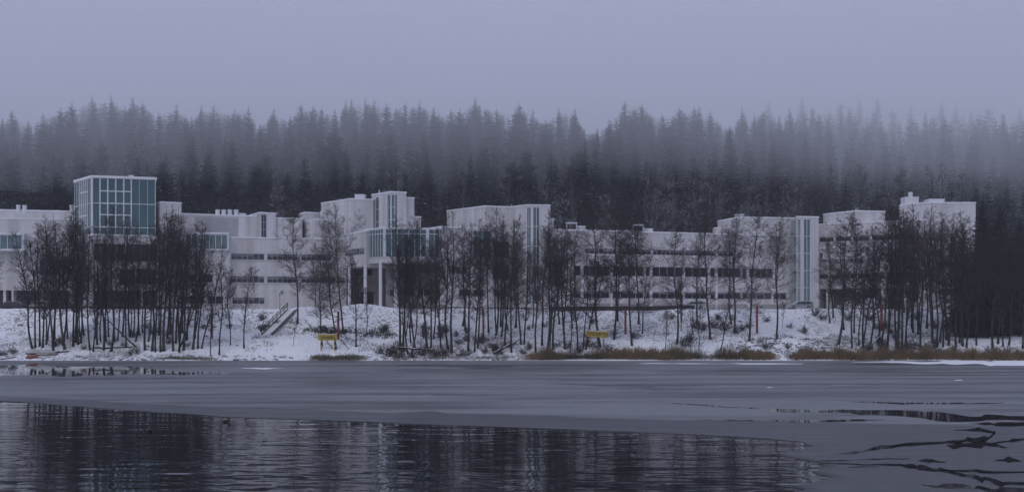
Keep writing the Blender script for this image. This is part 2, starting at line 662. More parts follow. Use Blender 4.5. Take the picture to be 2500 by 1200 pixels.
def lead(name, pts, m=WATER, seed=0, z=0.037, kind='structure', rough=0.3):
    """a sliver lying on the ice: pts are (px, py, half height in px)"""
    r = np.random.default_rng(seed)
    P = np.array(pts, float)
    t = np.linspace(0, len(P) - 1, len(P) * 9)
    i = np.clip(t.astype(int), 0, len(P) - 2)
    fr = (t - i)[:, None]
    fr = fr * fr * (3 - 2 * fr)
    Q = P[i] * (1 - fr) + P[i + 1] * fr
    ker_ = np.array((1, 2, 3, 3, 2, 1)) / 5.3
    n1, n2 = (np.convolve(r.normal(0, 1, len(Q) + 5), ker_, 'valid') for _ in range(2))
    wv = np.maximum(0.05, Q[:, 2] * (1 + rough * n1))
    cyl = Q[:, 1] + 0.4 * Q[:, 2] * n2
    wv = wv * (1.3 if P[:, 1].min() > 1045 else 1.35)
    top = [on_lake(a, b) for a, b in zip(Q[:, 0], cyl - wv)]
    bot = [on_lake(a, b) for a, b in zip(Q[:, 0], cyl + wv)]
    mb = MB()
    for j in range(len(top) - 1):
        mb.face([(*bot[j], z), (*bot[j + 1], z), (*top[j + 1], z), (*top[j], z)])
    return tag(mb.build(name, m), kind=kind)


LEADS = [
    [(1640, 984, .3), (1800, 995, 1.2), (1950, 1003, 3), (2100, 1007, 4), (2250, 1013, 4), (2400, 1021, 5), (2560, 1027, 6)],
    [(1700, 1024, .3), (1850, 1027, 1.5), (2000, 1029, 2.2), (2110, 1026, 1.2), (2160, 1025, .3)],
    [(2080, 981, .4), (2200, 984, 1.6), (2350, 985, 1), (2450, 984, .3)],
    [(2370, 1035, .4), (2430, 1035, 3), (2540, 1037, 3)],
    [(2330, 1050, .4), (2390, 1048, 3), (2430, 1056, 3), (2410, 1068, 4), (2360, 1076, 4), (2310, 1080, 2), (2220, 1085, 2.5), (2150, 1092, 3), (2090, 1104, 2), (2040, 1110, .4)],
    [(2310, 1088, .5), (2340, 1086, 6), (2400, 1086, 7), (2440, 1090, 3), (2460, 1094, .4)],
    [(2420, 1083, .4), (2470, 1075, 2), (2540, 1070, 2)],
    [(1980, 1125, .3), (2060, 1124, 1.2), (2150, 1121, 1.5), (2220, 1120, .4)],
    [(2240, 1125, .4), (2270, 1126, 3), (2310, 1128, .4)],
    [(2430, 1124, .4), (2465, 1123, 4), (2492, 1126, .5)],
    [(2000, 1130, .4), (2110, 1134, 1.6), (2200, 1135, 3), (2240, 1140, 4), (2290, 1150, 3), (2350, 1160, 4), (2400, 1172, 8), (2450, 1182, 4), (2540, 1184, 4)],
    [(2290, 1148, .4), (2390, 1151, 2.5), (2540, 1154, 3.5)],
    [(2250, 1183, .4), (2300, 1188, 3), (2380, 1190, 3.5), (2440, 1198, 5), (2540, 1203, 6)],
    [(1340, 936, .3), (1480, 940, 1.6), (1600, 942, 2), (1750, 940, .4)],
    [(1070, 889, .3), (1100, 893, 2), (1180, 896, 4), (1250, 894, 1)],
]
LEADS_BACK = [[(-60, 901, 9), (100, 901, 10), (250, 903, 9), (380, 908, 4), (480, 911, 2), (560, 911, .3)]]
_q = random.Random(8)
for _i in range(26):                                # wet streaks drawn out along the old ice
    cx_, cy_, hw_ = _q.uniform(-50, 2550), _q.choice((_q.uniform(886, 915), _q.uniform(890, 985))), _q.uniform(90, 420)
    th_ = (cy_ - 868) / 100 * _q.uniform(.8, 2.6)
    sl_p = _q.uniform(-.004, .012)
    lead('melted_patch', [(cx_ + t_ * hw_, cy_ + t_ * hw_ * sl_p, th_ * (1 - abs(t_)) + .08) for t_ in (-1, -.6, -.2, .2, .6, 1)], TICE, 200 + _i, z=0.034 + _i * 1e-4)
for k_, pts in enumerate(LEADS):
    if k_ in (13, 14):
        lead('melted_patch', pts, TICE, k_)
    else:
        lead('open_lead', pts, WATER, k_)
lead('open_lead', LEADS_BACK[0], WATER, 77, rough=0.08)
SNOWS = [[(1560, 887, .2), (1640, 887, .9), (1800, 887.3, 1.0), (1960, 888, .3)],
         [(2080, 883.5, .2), (2180, 884, 1.2), (2300, 884, 3), (2420, 885.5, 5), (2600, 886, 6)],
         [(590, 898.5, .2), (640, 899, 1.0), (690, 899, .2)], [(1872, 946, .2), (1880, 946, .7), (1886, 946, .2)], [(2330, 928, .2), (2340, 928, .8), (2350, 928, .2)]]
for k_, pts in enumerate(SNOWS):
    lead('snow_strip', pts, CAP, 50 + k_, z=0.04)

# ------------------------------------------------------------------ buildings
_cube = MB()
_cube.box(-.5, .5, -.5, .5, -.5, .5)
_cm = {}


def cube_mesh(m):
    if m.name not in _cm:
        me = bpy.data.meshes.new('piece_' + m.name)
        me.from_pydata(_cube.v, [], _cube.f)
        me.materials.append(m)
        _cm[m.name] = me
    return _cm[m.name]


class Side:
    """one wall plane between two plan points, seen from outside (left a, right b), in the building's own frame"""

    def __init__(s, a, b, base):
        s.aw, s.bw = np.array(a, float), np.array(b, float)
        s.base = base
        s.L = float(np.hypot(*(s.bw - s.aw)))
        s.d = (s.bw - s.aw) / s.L
        s.n = np.array((s.d[1], -s.d[0]))

    def u(s, px):
        k = (px - CX) / F
        dx, dy = s.bw - s.aw
        t = (k * s.aw[1] - s.aw[0]) / (dx - k * dy)
        return t * s.L

    def D(s, px):
        return s.aw[1] + (s.bw[1] - s.aw[1]) * s.u(px) / s.L

    def z(s, py, px):
        return zat(py, s.D(px))

    def pt(s, u, z, out=0.0):
        p = s.aw + s.d * u + s.n * out
        return Vector((p[0] - s.base[0], p[1] - s.base[1], z - s.base[2]))

    def M(s, u, z, out=0.0):
        m = Matrix.Identity(4)
        for r in range(2):
            m[r][0], m[r][1] = s.d[r], s.n[r]
        m.translation = s.pt(u, z, out)
        return m


def wall_side(mb, s, z0, z1, holes, depth=0.35):
    us = sorted({0.0, s.L, *[h[0] for h in holes], *[h[1] for h in holes]})
    zs = sorted({z0, z1, *[h[2] for h in holes], *[h[3] for h in holes]})
    us = [u for u in us if -1e-6 <= u <= s.L + 1e-6]
    zs = [z for z in zs if z0 - 1e-6 <= z <= z1 + 1e-6]
    for i in range(len(us) - 1):
        for j in range(len(zs) - 1):
            uc, zc = (us[i] + us[i + 1]) / 2, (zs[j] + zs[j + 1]) / 2
            if any(h[0] < uc < h[1] and h[2] < zc < h[3] for h in holes):
                continue
            mb.face([s.pt(us[i], zs[j]), s.pt(us[i + 1], zs[j]), s.pt(us[i + 1], zs[j + 1]), s.pt(us[i], zs[j + 1])])
    for h in holes:
        dp = h[4] if len(h) > 4 else depth
        a, b, c, d = h[:4]
        q = [(a, c), (b, c), (b, d), (a, d)]
        for k in range(4):
            p, r = q[k], q[(k + 1) % 4]
            mb.face([s.pt(*p), s.pt(*p, -dp), s.pt(*r, -dp), s.pt(*r)])


def offset_poly(P, d):
    """miter offset of a counter-clockwise polygon, outward positive"""
    n = len(P)
    out = []
    for i in range(n):
        a, b, c = P[i - 1], P[i], P[(i + 1) % n]
        d1 = (b - a) / np.hypot(*(b - a))
        d2 = (c - b) / np.hypot(*(c - b))
        n1, n2 = np.array((d1[1], -d1[0])), np.array((d2[1], -d2[0]))
        m = n1 + n2
        m = m / np.hypot(*m)
        out.append(b + m * d / max(0.35, float(m @ n1)))
    return out


def piece(name, parent, m, M, sx, sy, sz):
    o = link(name, cube_mesh(m), parent)
    o.matrix_local = M @ Matrix.Diagonal((sx, -sy, sz, 1))
    return o


def window(parent, s, u0, u1, z0, z1, cols, rows=1, rec=0.14, fw=0.09, glass=None, frame=None, blind=0.0, name='window', thick=None):
    """frame with mullions as one part, each pane a sub-part; blind: share of the height (from the top) with a blind"""
    glass, frame = glass or DGLASS, frame or FRAME
    mb = MB()
    o3 = -rec
    t = 0.07

    def bar(ua, ub, za, zb, extra=0.0):
        M = s.M(0, 0, o3)
        zz = -s.base[2]
        M = Matrix.Translation((0, 0, 0)) @ M
        mb.box(ua, ub, -t - extra, t + extra, za, zb, M)
    cw = cols if isinstance(cols, (list, tuple)) else list(np.linspace(u0, u1, cols + 1))
    rw = rows if isinstance(rows, (list, tuple)) else list(np.linspace(z0, z1, rows + 1))
    bar(u0, u0 + fw, z0, z1)
    bar(u1 - fw, u1, z0, z1)
    bar(u0 + fw, u1 - fw, z0, z0 + fw)
    bar(u0 + fw, u1 - fw, z1 - fw, z1)
    tk = thick or {}
    for i, c in enumerate(cw[1:-1]):
        h = fw * 0.5 * tk.get(('c', i), 1.0)
        bar(c - h, c + h, z0 + fw, z1 - fw, 0.004)
    for j, r in enumerate(rw[1:-1]):
        h = fw * 0.5 * tk.get(('r', j), 1.0)
        bar(u0 + fw, u1 - fw, r - h, r + h)
    wo_ = mb.build(name, frame, parent)
    for i in range(len(cw) - 1):
        for j in range(len(rw) - 1):
            a, b, c, d = cw[i], cw[i + 1], rw[j], rw[j + 1]
            if blind > 0 and R.random() < 0.9:
                zb = d - (d - c) * blind * R.uniform(0.85, 1.1)
                piece('blind', wo_, BLIND, s.M((a + b) / 2, (zb + d) / 2, o3 + 0.012), b - a - 0.03, 0.02, d - zb)
                d = zb
            piece('pane', wo_, glass, s.M((a + b) / 2, (c + d) / 2, o3), b - a - 0.01, 0.02, d - c)
    return wo_


class Building:
    def __init__(s, name, label, cat, px, D):
        p = plan(px, D)
        s.base = (p[0], p[1], 8.0)
        s.o = thing(name, label, cat, s.base)

    def poly(s, vis, depth):
        P = [np.array(plan(*v)) for v in vis]
        if len(P) == 2:
            d = (P[1] - P[0]) / np.hypot(*(P[1] - P[0]))
            back = np.array((-d[1], d[0])) * depth
            P += [P[1] + back, P[0] + back]
        else:
            d = (P[-1] - P[-2]) / np.hypot(*(P[-1] - P[-2]))
            back = np.array((-d[1], d[0])) * depth
            P += [P[-1] + back]
            q = P[0] + np.array((0.3, 1.0)) * depth * 0.6
            if q[1] < P[-1][1]:
                q = np.array((q[0], P[-1][1]))
            P += [q]
        return P

    def side(s, P, i):
        return Side(P[i], P[(i + 1) % len(P)], s.base)

    def block(s, vis, depth, z0, z1, holes=None, wall=None, cap=True, floor=False, name='wall', back=True):
        """a volume with openings; holes {side: [(u0,u1,z0,z1,(depth))]}"""
        P = s.poly(vis, depth)
        mb = MB()
        for i in range(len(P)):
            wall_side(mb, s.side(P, i), z0, z1, (holes or {}).get(i, []))
        if floor:
            mb.face([(p[0] - s.base[0], p[1] - s.base[1], z0 - s.base[2]) for p in P[::-1]])
        w_ = mb.build(name, wall or WALL, s.o)
        mb = MB()
        mb.face([(p[0] - s.base[0], p[1] - s.base[1], z1 - 0.12 - s.base[2]) for p in P])
        mb.build('roof', CAP, s.o)
        if cap:
            s.cap(P, z1)
        return P

    def cap(s, P, z1, h=0.22, out=0.09, m=None, name='parapet_cap'):
        A, B = offset_poly(P, out), offset_poly(P, -0.4)
        mb = MB()
        n = len(P)
        bz = s.base[2]
        for i in range(n):
            j = (i + 1) % n
            f = lambda p, z: (p[0] - s.base[0], p[1] - s.base[1], z - bz)
            mb.face([f(A[i], z1 - .02), f(A[j], z1 - .02), f(A[j], z1 + h), f(A[i], z1 + h)])
            mb.face([f(A[i], z1 + h), f(A[j], z1 + h), f(B[j], z1 + h), f(B[i], z1 + h)])
            mb.face([f(B[i], z1 + h), f(B[j], z1 + h), f(B[j], z1 - .15), f(B[i], z1 - .15)])
            mb.face([f(B[i], z1 - .02), f(B[j], z1 - .02), f(A[j], z1 - .02), f(A[i], z1 - .02)])
        mb.build(name, m or CAP, s.o)

    def box(s, name, m, px0, px1, D, py0, py1, dep=2.0, z0=None, snow=True):
        """roof unit: front given in photo pixels at distance D"""
        a, b = plan(px0, D), plan(px1, D)
        za, zb = zat(py0, D), (z0 if z0 is not None else zat(py1, D))
        mb = MB()
        mb.box(a[0] - s.base[0], b[0] - s.base[0], D - s.base[1], D + dep - s.base[1], zb - s.base[2], za - s.base[2])
        o = mb.build(name, m, s.o)
        if snow:
            mb = MB()
            mb.box(a[0] - s.base[0] - .06, b[0] - s.base[0] + .06, D - s.base[1] - .06, D + dep - s.base[1] + .06, za - s.base[2] - .02, za - s.base[2] + .13)
            mb.build('snow_layer', CAP, o)
        return o

    def stack(s, name, px0, px1, D, py0, py1, m=None):
        a, b = plan(px0, D), plan(px1, D)
        r = (b[0] - a[0]) / 2
        za, zb = zat(py0, D), zat(py1, D)
        mb = MB()
        M = Matrix.Translation(((a[0] + b[0]) / 2 - s.base[0], D - s.base[1], zb - s.base[2] - 0.4))
        mb.cyl(M, r, r, za - zb + 0.4, 18)
        M2 = M @ Matrix.Translation((0, 0, za - zb + 0.4 - 0.25))
        o = mb.build(name, m or WHITE, s.o, smooth=False)
        mb = MB()
        mb.cyl(M2, r * 1.07, r * 1.07, 0.2, 18)
        mb.build('rim', m or WHITE, o)
        return o

    def column(s, px, D, z0, z1, wd=0.5, m=None, name='column'):
        p = plan(px, D)
        mb = MB()
        mb.cyl(Matrix.Translation((p[0] - s.base[0], p[1] - s.base[1], z0 - s.base[2])), wd / 2, wd / 2, z1 - z0, 14)
        return mb.build(name, m or WHITE, s.o)

    def floorslab(s, P, z, inset=0.5, th=0.35, m=None, name='floor_slab'):
        Q = offset_poly(P, -inset)
        mb = MB()
        f = lambda p, zz: (p[0] - s.base[0], p[1] - s.base[1], zz - s.base[2])
        mb.face([f(p, z) for p in Q])
        mb.face([f(p, z - th) for p in Q[::-1]])
        for i in range(len(Q)):
            j = (i + 1) % len(Q)
            mb.face([f(Q[i], z - th), f(Q[j], z - th), f(Q[j], z), f(Q[i], z)])
        return mb.build(name, m or INNER, s.o)

    def lamp(s, px, py, D, wd=0.7):
        p = plan(px, D)
        mb = MB()
        z = zat(py, D) - s.base[2]
        mb.box(p[0] - s.base[0] - wd / 2, p[0] - s.base[0] + wd / 2, p[1] - s.base[1], p[1] - s.base[1] + .2, z - .09, z + .09)
        return mb.build('ceiling_lamp', LAMPM, s.o)


def ribbon(B, s, spans, z0, z1, cell=1.25, blind=0.0, **kw):
    """row of ribbon windows given by photo columns; returns their holes"""
    hs = []
    for a, b in spans:
        u0, u1 = max(0.05, s.u(a)), min(s.L - 0.05, s.u(b))
        hs.append((u0, u1, z0, z1))
        window(B.o, s, u0, u1, z0, z1, max(1, round((u1 - u0) / cell)), 1, blind=blind, **kw)
    return hs


def mkside(B, vis, i=0):
    P = B.poly(vis, 5)
    return Side(P[i], P[i + 1], B.base)


ZG = 7.6
# --- left wing
B = Building('university_wing', 'low white brick wing with two roof stacks at the left edge of the picture', 'building', 60, 243)
v = [(-260, 236), (238, 242.5)]
s = mkside(B, v)
zr = zat(534, s.D(0))
h = ribbon(B, s, [(96, 150), (152, 205)], s.z(672, 120), s.z(633, 120), 1.4)
hv = [(s.u(-200), s.u(8), ZG + .4, s.z(708, 0), 3.0), (s.u(14), s.u(28), ZG + .4, s.z(708, 0), 3.0), (s.u(33), s.u(100), ZG + .4, s.z(708, 0), 3.0), (s.u(106), s.u(170), ZG + .4, s.z(708, 0), 3.0), (s.u(175), s.u(222), ZG + .4, s.z(708, 0), 3.0)]
P = B.block(v, 16, ZG, zr, {0: h + hv})
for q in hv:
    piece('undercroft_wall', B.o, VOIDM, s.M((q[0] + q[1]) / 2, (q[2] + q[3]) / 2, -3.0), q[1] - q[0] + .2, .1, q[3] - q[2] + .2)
for px in (118, 133, 168, 176):
    B.lamp(px + R.uniform(-3, 3), R.uniform(641, 662), s.D(px) - .25, .35)
v = [(-260, 243), (178, 252)]
s = mkside(B, v)
B.block(v, 10, zr - .2, zat(513, s.D(0)))
B.stack('ventilation_stack', 40, 50, 247.5, 500, 514)
B.stack('ventilation_stack', 55, 65, 247.5, 500.5, 515)
B.box('roof_hatch', WHITE, 100, 146, 253, 514.5, 519)
B.box('plant_room', WALL, 170, 200, 246, 502, 545, 4)
v = [(-120, 236.6), (58, 238.4)]         # glazed bay
s = mkside(B, v)
z0, z1 = s.z(608, 40), s.z(573, 40)
u0, u1 = s.u(-110), s.u(54)
B.block(v, 2.0, z0 - .3, z1 + .15, {0: [(u0, u1, z0, z1)]}, WHITE, floor=True, name='bay_casing')
window(B.o, s, u0, u1, z0, z1, 9, 1, glass=CGLASS, frame=WHITE, fw=.12)
piece('bay_back_wall', B.o, INNER, s.M((u0 + u1) / 2, (z0 + z1) / 2, -1.2), u1 - u0, .06, z1 - z0)

# --- glass tower with its stair block
B = Building('glass_tower', 'tall glass cube tower with white grid frames rising above the thicket', 'building', 300, 236)
v = [(182, 240.8), (225, 232), (380, 235.6)]
P = B.poly(v, 10.5)
sl_, sf = B.side(P, 0), B.side(P, 1)
zt, zb = zat(433, 232), zat(573, 232)
zr = [zb] + [sf.z(y, 225) for y in (553, 523, 495, 465)] + [zt]
bays = [sf.u(x) for x in (225, 244, 263, 282.5, 302, 320.5, 340, 360)] + [sf.L]
wa = window(B.o, sf, 0.0, sf.L, zb, zt, bays, [zb, zr[1], zr[3], zt], rec=0.0, fw=.13, glass=TGLASS, frame=WHITE, name='curtain_wall', thick={('c', 5): .5, ('c', 6): .5})
mb = MB()
for i in (1, 2, 3, 4, 5):           # the heavier white grid over the four middle bays
    M = sf.M(0, 0, .06)
    mb.box(bays[i] - .12, bays[i] + .12, -.1, .12, zr[1], zt - .1, M)
for zz in zr[1:5]:
    for i in range(1, 5):
        M = sf.M(0, 0, .06)
        mb.box(bays[i] + .12, bays[i + 1] - .12, -.09, .11, zz - .11, zz + .11, M)
mb.build('white_grid', WHITE, B.o)
window(B.o, sl_, 0.0, sl_.L, zb, zt, 9, [zb, zr[1], zr[3], zt], rec=0.0, fw=.13, glass=TGLASS, frame=WHITE, name='curtain_wall')
mb = MB()
ub = np.linspace(0, sl_.L, 10)
for i in range(3, 8):
    mb.box(ub[i] - .17, ub[i] + .17, -.1, .12, zr[1], zt - .1, sl_.M(0, 0, .06))
for zz in (zr[2], zr[4]):
    for i in range(3, 7):
        mb.box(ub[i] + .17, ub[i + 1] - .17, -.09, .11, zz - .15, zz + .15, sl_.M(0, 0, .06))
mb.build('white_grid', WHITE, B.o)
mb = MB()
p_ = P[1] - np.array(B.base[:2])
mb.box(p_[0] - .2, p_[0] + .2, p_[1] - .24, p_[1] + .16, zb - 8, zt - 8)
mb.build('corner_post', WHITE, B.o)
for i in (2, 3):
    mbw = MB()
    wall_side(mbw, B.side(P, i), zb, zt, [])
    mbw.build('wall', WALL, B.o)
mbw = MB()
wall_side(mbw, B.side(P, 4), zb, zt, [])
mbw.build('wall', WALL, B.o)
B.cap(P, zt, h=.42, out=.22)
mbw = MB()
mbw.face([(p[0] - B.base[0], p[1] - B.base[1], zt + .1 - 8) for p in P])
mbw.build('roof', CAP, B.o)
for zz in (zr[1], zr[3]):
    B.floorslab(P, zz, .4)
B.floorslab(P, zb + .1, .3, name='floor_slab')
Q = offset_poly(P, -3.6)
mbw = MB()
for i in range(len(Q)):
    j = (i + 1) % len(Q)
    f = lambda p, z: (p[0] - B.base[0], p[1] - B.base[1], z - 8)
    mbw.face([f(Q[i], zb), f(Q[j], zb), f(Q[j], zt - .3), f(Q[i], zt - .3)])
mbw.build('inner_core', INNER, B.o)
B.lamp(300, 536, 237, .7)
B.lamp(314, 536.5, 237.4, .5)
B.lamp(232, 547.5, 233.8, .6)
B.box('roof_hatch', WHITE, 315, 323, 240, 429, 436, 1)
# lower storeys
zl0, zl1 = zat(592, 232), zb - .05
zq = [(sf.z(637, 250), sf.z(594, 250)), (sf.z(694, 250), sf.z(655, 250))]
v2 = [(178, 241.5), (224, 231.7), (388, 235.6)]
P2 = B.poly(v2, 12)
s2 = B.side(P2, 1)
hs = []
for a, b in zq:
    hs += ribbon(B, s2, [(229, 262), (264, 305), (307, 383)] if a > 15 else [(292, 330), (332, 383)], a, b, 1.6)
hv = [(s2.u(a), s2.u(b), ZG + .4, s2.z(708, 250), 3.5) for a, b in ((228, 303), (308, 345), (349, 384))]
B.block(v2, 12, ZG, zl1, {1: hs + hv}, name='wall')
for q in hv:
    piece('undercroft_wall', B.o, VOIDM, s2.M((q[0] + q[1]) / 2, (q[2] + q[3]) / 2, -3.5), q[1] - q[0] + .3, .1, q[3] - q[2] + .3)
# stair block
v = [(372, 241), (395, 235.2), (443, 237.4)]
B.block(v, 7, ZG, zat(494, 235.2))

# --- laboratory wing
B = Building('laboratory_wing', 'white brick laboratory wing with four roof stacks beside the glass tower', 'building', 640, 242)
v = [(440, 245.5), (646.5, 253)]
s = mkside(B, v)
zlow = zat(580, 236)
zup = s.z(526.5, 560)
B.block(v, 12, zlow - 1, zup)
mb = MB()
u0, u1 = s.u(475), s.u(582)
n = 44
for i in range(n):
    a = u0 + (u1 - u0) * i / n
    mb.box(a + .05, a + (u1 - u0) / n - .06, .02, .11, zlow + .6, zup - .35, s.M(0, 0))
mb.build('ribbed_cladding', PANEL, B.o)
mb = MB()
mb.box(s.u(475), s.u(644), .02, .06, zlow + .15, zlow + .55, s.M(0, 0))
mb.build('base_flashing', PANEL, B.o)
for a, b in ((526, 537), (541, 552), (556, 567), (571, 582)):
    B.stack('ventilation_stack', a, b, 252, 511.5, 527)
B.box('roof_hatch', WHITE, 584, 596, 254, 521.5, 530)
v = [(596, 262), (634, 250.5), (674, 253)]
P = B.poly(v, 6)
s = B.side(P, 1)
hw = (s.u(638), s.u(651), zlow - .5, s.z(523, 640))
window(B.o, s, *hw, 2, 4, glass=DGLASS, frame=FRAME)
B.block(v, 6, zlow - 1, zat(519.5, 250.5), {1: [hw]})
v = [(672, 253.5), (738, 254.5)]
B.block(v, 8, zlow - 1, zat(533.5, 254))
v = [(736, 259), (768, 249.5), (838, 252.5)]
B.block(v, 9, zlow - 1, zat(536, 249.5))
v = [(730, 262), (745, 257), (786, 259)]
B.block(v, 6, zlow, zat(519, 257))
B.stack('ventilation_stack', 782, 790, 252.5, 515, 537)
B.stack('ventilation_stack', 790, 798, 252.5, 520, 537)
B.box('roof_hatch', WHITE, 800, 812, 253, 529, 537)
# lower storeys, right part
v = [(545, 235.8), (846, 241.5)]
P = B.poly(v, 18)
s = B.side(P, 0)
rows = [(s.z(634, 600), s.z(618.5, 600)), (s.z(689.5, 600), s.z(673.5, 600)), (s.z(741.5, 600), s.z(725.5, 600))]
hs = ribbon(B, s, [(564, 645.5), (652, 727), (735, 810)], *rows[0], 1.0, .45)
hs += ribbon(B, s, [(564, 645.5), (652, 727), (735, 817), (822, 843)], *rows[1], 1.0, .45)
hs += ribbon(B, s, [(567, 646)], *rows[2], 1.0, .45)
B.block(v, 18, ZG, zlow, {0: hs})
for (z0, z1), L_ in zip(rows, ((562, 812), (562, 844), (562, 647))):
    a, b = s.u(L_[0]), s.u(L_[1])
    piece('window_sill', B.o, WHITE, s.M((a + b) / 2, z0 - .05, .06), b - a, .16, .09)
piece('wall_vent', B.o, BLIND, s.M(s.u(688), s.z(713, 688), .05), .5, .1, .6)
# projecting part with the glazed bay
v = [(428, 232.2), (561, 234.6)]
P = B.poly(v, 6)
s = B.side(P, 0)
zb0, zb1 = s.z(608, 540), s.z(573, 540)
r2 = [(s.z(689, 500), s.z(668, 500)), (s.z(741, 500), s.z(722, 500))]
hs = ribbon(B, s, [(446, 478), (484, 520)], *r2[0], 1.4)
hs += ribbon(B, s, [(440, 500), (507, 545)], *r2[1], 1.4)
B.block(v, 6, ZG, zb0 - .25, {0: hs})
v = [(450, 232.1), (558.5, 234.1)]
P = B.poly(v, 5)
s = B.side(P, 0)
u0, u1 = s.u(453), s.u(555.5)
B.block(v, 5, zb0 - .2, zb1 + .2, {0: [(u0, u1, zb0, zb1)]}, WHITE, floor=True, name='bay_casing')
window(B.o, s, u0, u1, zb0, zb1, 7, 1, glass=CGLASS, frame=WHITE, fw=.1)
piece('bay_back_wall', B.o, INNER, s.M((u0 + u1) / 2, (zb0 + zb1) / 2, -2.2), u1 - u0, .06, zb1 - zb0)

# --- central building: upper block, tower, glazed corner on pillars
B = Building('central_building', 'white building with a stepped tower and a glazed corner raised on slim pillars', 'building', 960, 236)
v = [(784, 256), (855, 246), (912, 247.5)]
P = B.poly(v, 8)
B.block(v, 8, 20, zat(486, 246))
B.box('roof_unit', WHITE, 866, 890, 250, 475.5, 488, 2.5)
v = [(907.5, 249), (954, 242.8), (992, 244.2)]
P = B.poly(v, 7)
sA, sB = B.side(P, 0), B.side(P, 1)
zt = zat(469, 242.8)
zlo = 23.4
wA1 = (sA.u(917), sA.u(925.5), zlo, zt - .5)
wA2 = (sA.u(945), sA.u(953.4), zlo, zt - .4)
wB = (.12, sB.u(970), zlo, zt - .4)
B.block(v, 7, 20, zt, {0: [wA1, wA2], 1: [wB]})
for ss, ww, c in ((sA, wA1, 1), (sA, wA2, 1), (sB, wB, 2)):
    window(B.o, ss, *ww, c, 3, glass=CGLASS, frame=WHITE, rec=.06)
    piece('stair_wall', B.o, INNER, ss.M((ww[0] + ww[1]) / 2, (ww[2] + ww[3]) / 2, -.9), ww[1] - ww[0] + 1, .06, ww[3] - ww[2])
B.block([(991, 245.2), (1011.5, 246)], 6, 20, zat(483.5, 245.5))
B.block([(1010, 246.5), (1027.5, 247)], 6, 20, zat(530, 246.5))
mb = MB()
p = plan(926, 247) - np.array(B.base[:2])
mb.cyl(Matrix.Translation((p[0], p[1], zt - 8)), .12, .12, .9, 8)
mb.build('roof_pipe', WHITE, B.o)
# raised left wing on pillars
v = [(822, 245), (893, 231.8)]
P = B.poly(v, 14)
s = B.side(P, 0)
zs_, zw = zat(649, 232), zat(565, 232)
hw = (s.u(836), s.u(889.5), s.z(620, 889), s.z(604, 889))
window(B.o, s, *hw, 8, 1, blind=.6)
B.block(v, 14, zs_, zw, {0: [hw]}, floor=True)
# glazed corner
v = [(891.5, 233.4), (937, 227.8), (1076, 229.6)]
P = B.poly(v, 9)
sA, sB = B.side(P, 0), B.side(P, 1)
zt = zat(557, 227.8)
zg0 = zat(627, 227.8)
zs2 = zat(641, 227.8)
za = zg0 + (zt - zg0) * .82
window(B.o, sA, 0.02, sA.L - .05, zg0, zt - .1, 7, [zg0, za, zt - .1], rec=-.04, fw=.1, glass=CGLASS, frame=WHITE, name='curtain_wall')
window(B.o, sB, 0.3, sB.u(1041), zg0, zt - .1, 7, [zg0, za, zt - .1], rec=-.04, fw=.1, glass=TGLASS, frame=WHITE, name='curtain_wall')
window(B.o, sB, sB.u(1046), sB.u(1074), zg0, zt - .1, 2, [zg0, za, zt - .1], rec=-.04, fw=.1, glass=TGLASS, frame=WHITE, name='curtain_wall')
for ss, u in ((sB, .12), (sB, sB.u(1043.5))):
    piece('corner_post', B.o, WHITE, ss.M(u, (zg0 + zt) / 2, .05), .34, .4, zt - zg0)
mb = MB()
for i in (2, 3, 4):
    wall_side(mb, B.side(P, i), zs2, zt, [])
wall_side(mb, sA, zs2, zg0, [])
wall_side(mb, sB, zs2, zg0, [])
mb.face([(p[0] - B.base[0], p[1] - B.base[1], zs2 - 8) for p in P[::-1]])
mb.build('wall', WALL, B.o)
mb = MB()
mb.face([(p[0] - B.base[0], p[1] - B.base[1], zt - 8) for p in P])
mb.build('roof', CAP, B.o)
B.cap(P, zt, h=.2, out=.15)
B.floorslab(P, zg0, .3)
Q = offset_poly(P, -2.8)
mb = MB()
for i in range(len(Q)):
    j = (i + 1) % len(Q)
    f = lambda p, z: (p[0] - B.base[0], p[1] - B.base[1], z - 8)
    mb.face([f(Q[i], zg0), f(Q[j], zg0), f(Q[j], zt - .2), f(Q[i], zt - .2)])
mb.build('inner_core', INNER, B.o)
for px, D in ((853, 236.5), (892, 230.5), (929, 228.6), (966, 228.3)):
    B.column(px, D, ZG, zs2 + .05 if px > 900 else zs_ + .05, .62)
# walls under the raised part
v = [(806, 251), (925, 243.5)]
s = mkside(B, v)
hs = ribbon(B, s, [(870, 884), (895, 908)], s.z(673, 890), s.z(652, 890), 1.1, frame=FRAME)
hv = [(s.u(872), s.u(912), ZG + .4, s.z(712, 890), 1.2)]
B.block(v, 10, ZG, zs_ - .02, {0: hs + hv}, CONC, cap=False)
for q in hv:
    piece('entrance_glass', B.o, DGLASS, s.M((q[0] + q[1]) / 2, (q[2] + q[3]) / 2, -1.1), q[1] - q[0] + .2, .05, q[3] - q[2] + .2)
v = [(942, 233.2), (1090, 231.4)]
s = mkside(B, v)
hs = ribbon(B, s, [(988, 1014), (1020, 1050)], s.z(667, 1020), s.z(643, 1020), 1.3)
hs += ribbon(B, s, [(950, 975), (981, 1012), (1018, 1050)], s.z(723, 1020), s.z(704, 1020), 1.3)
B.block(v, 9, ZG, zs2 - .02, {0: hs}, CONC, cap=False)

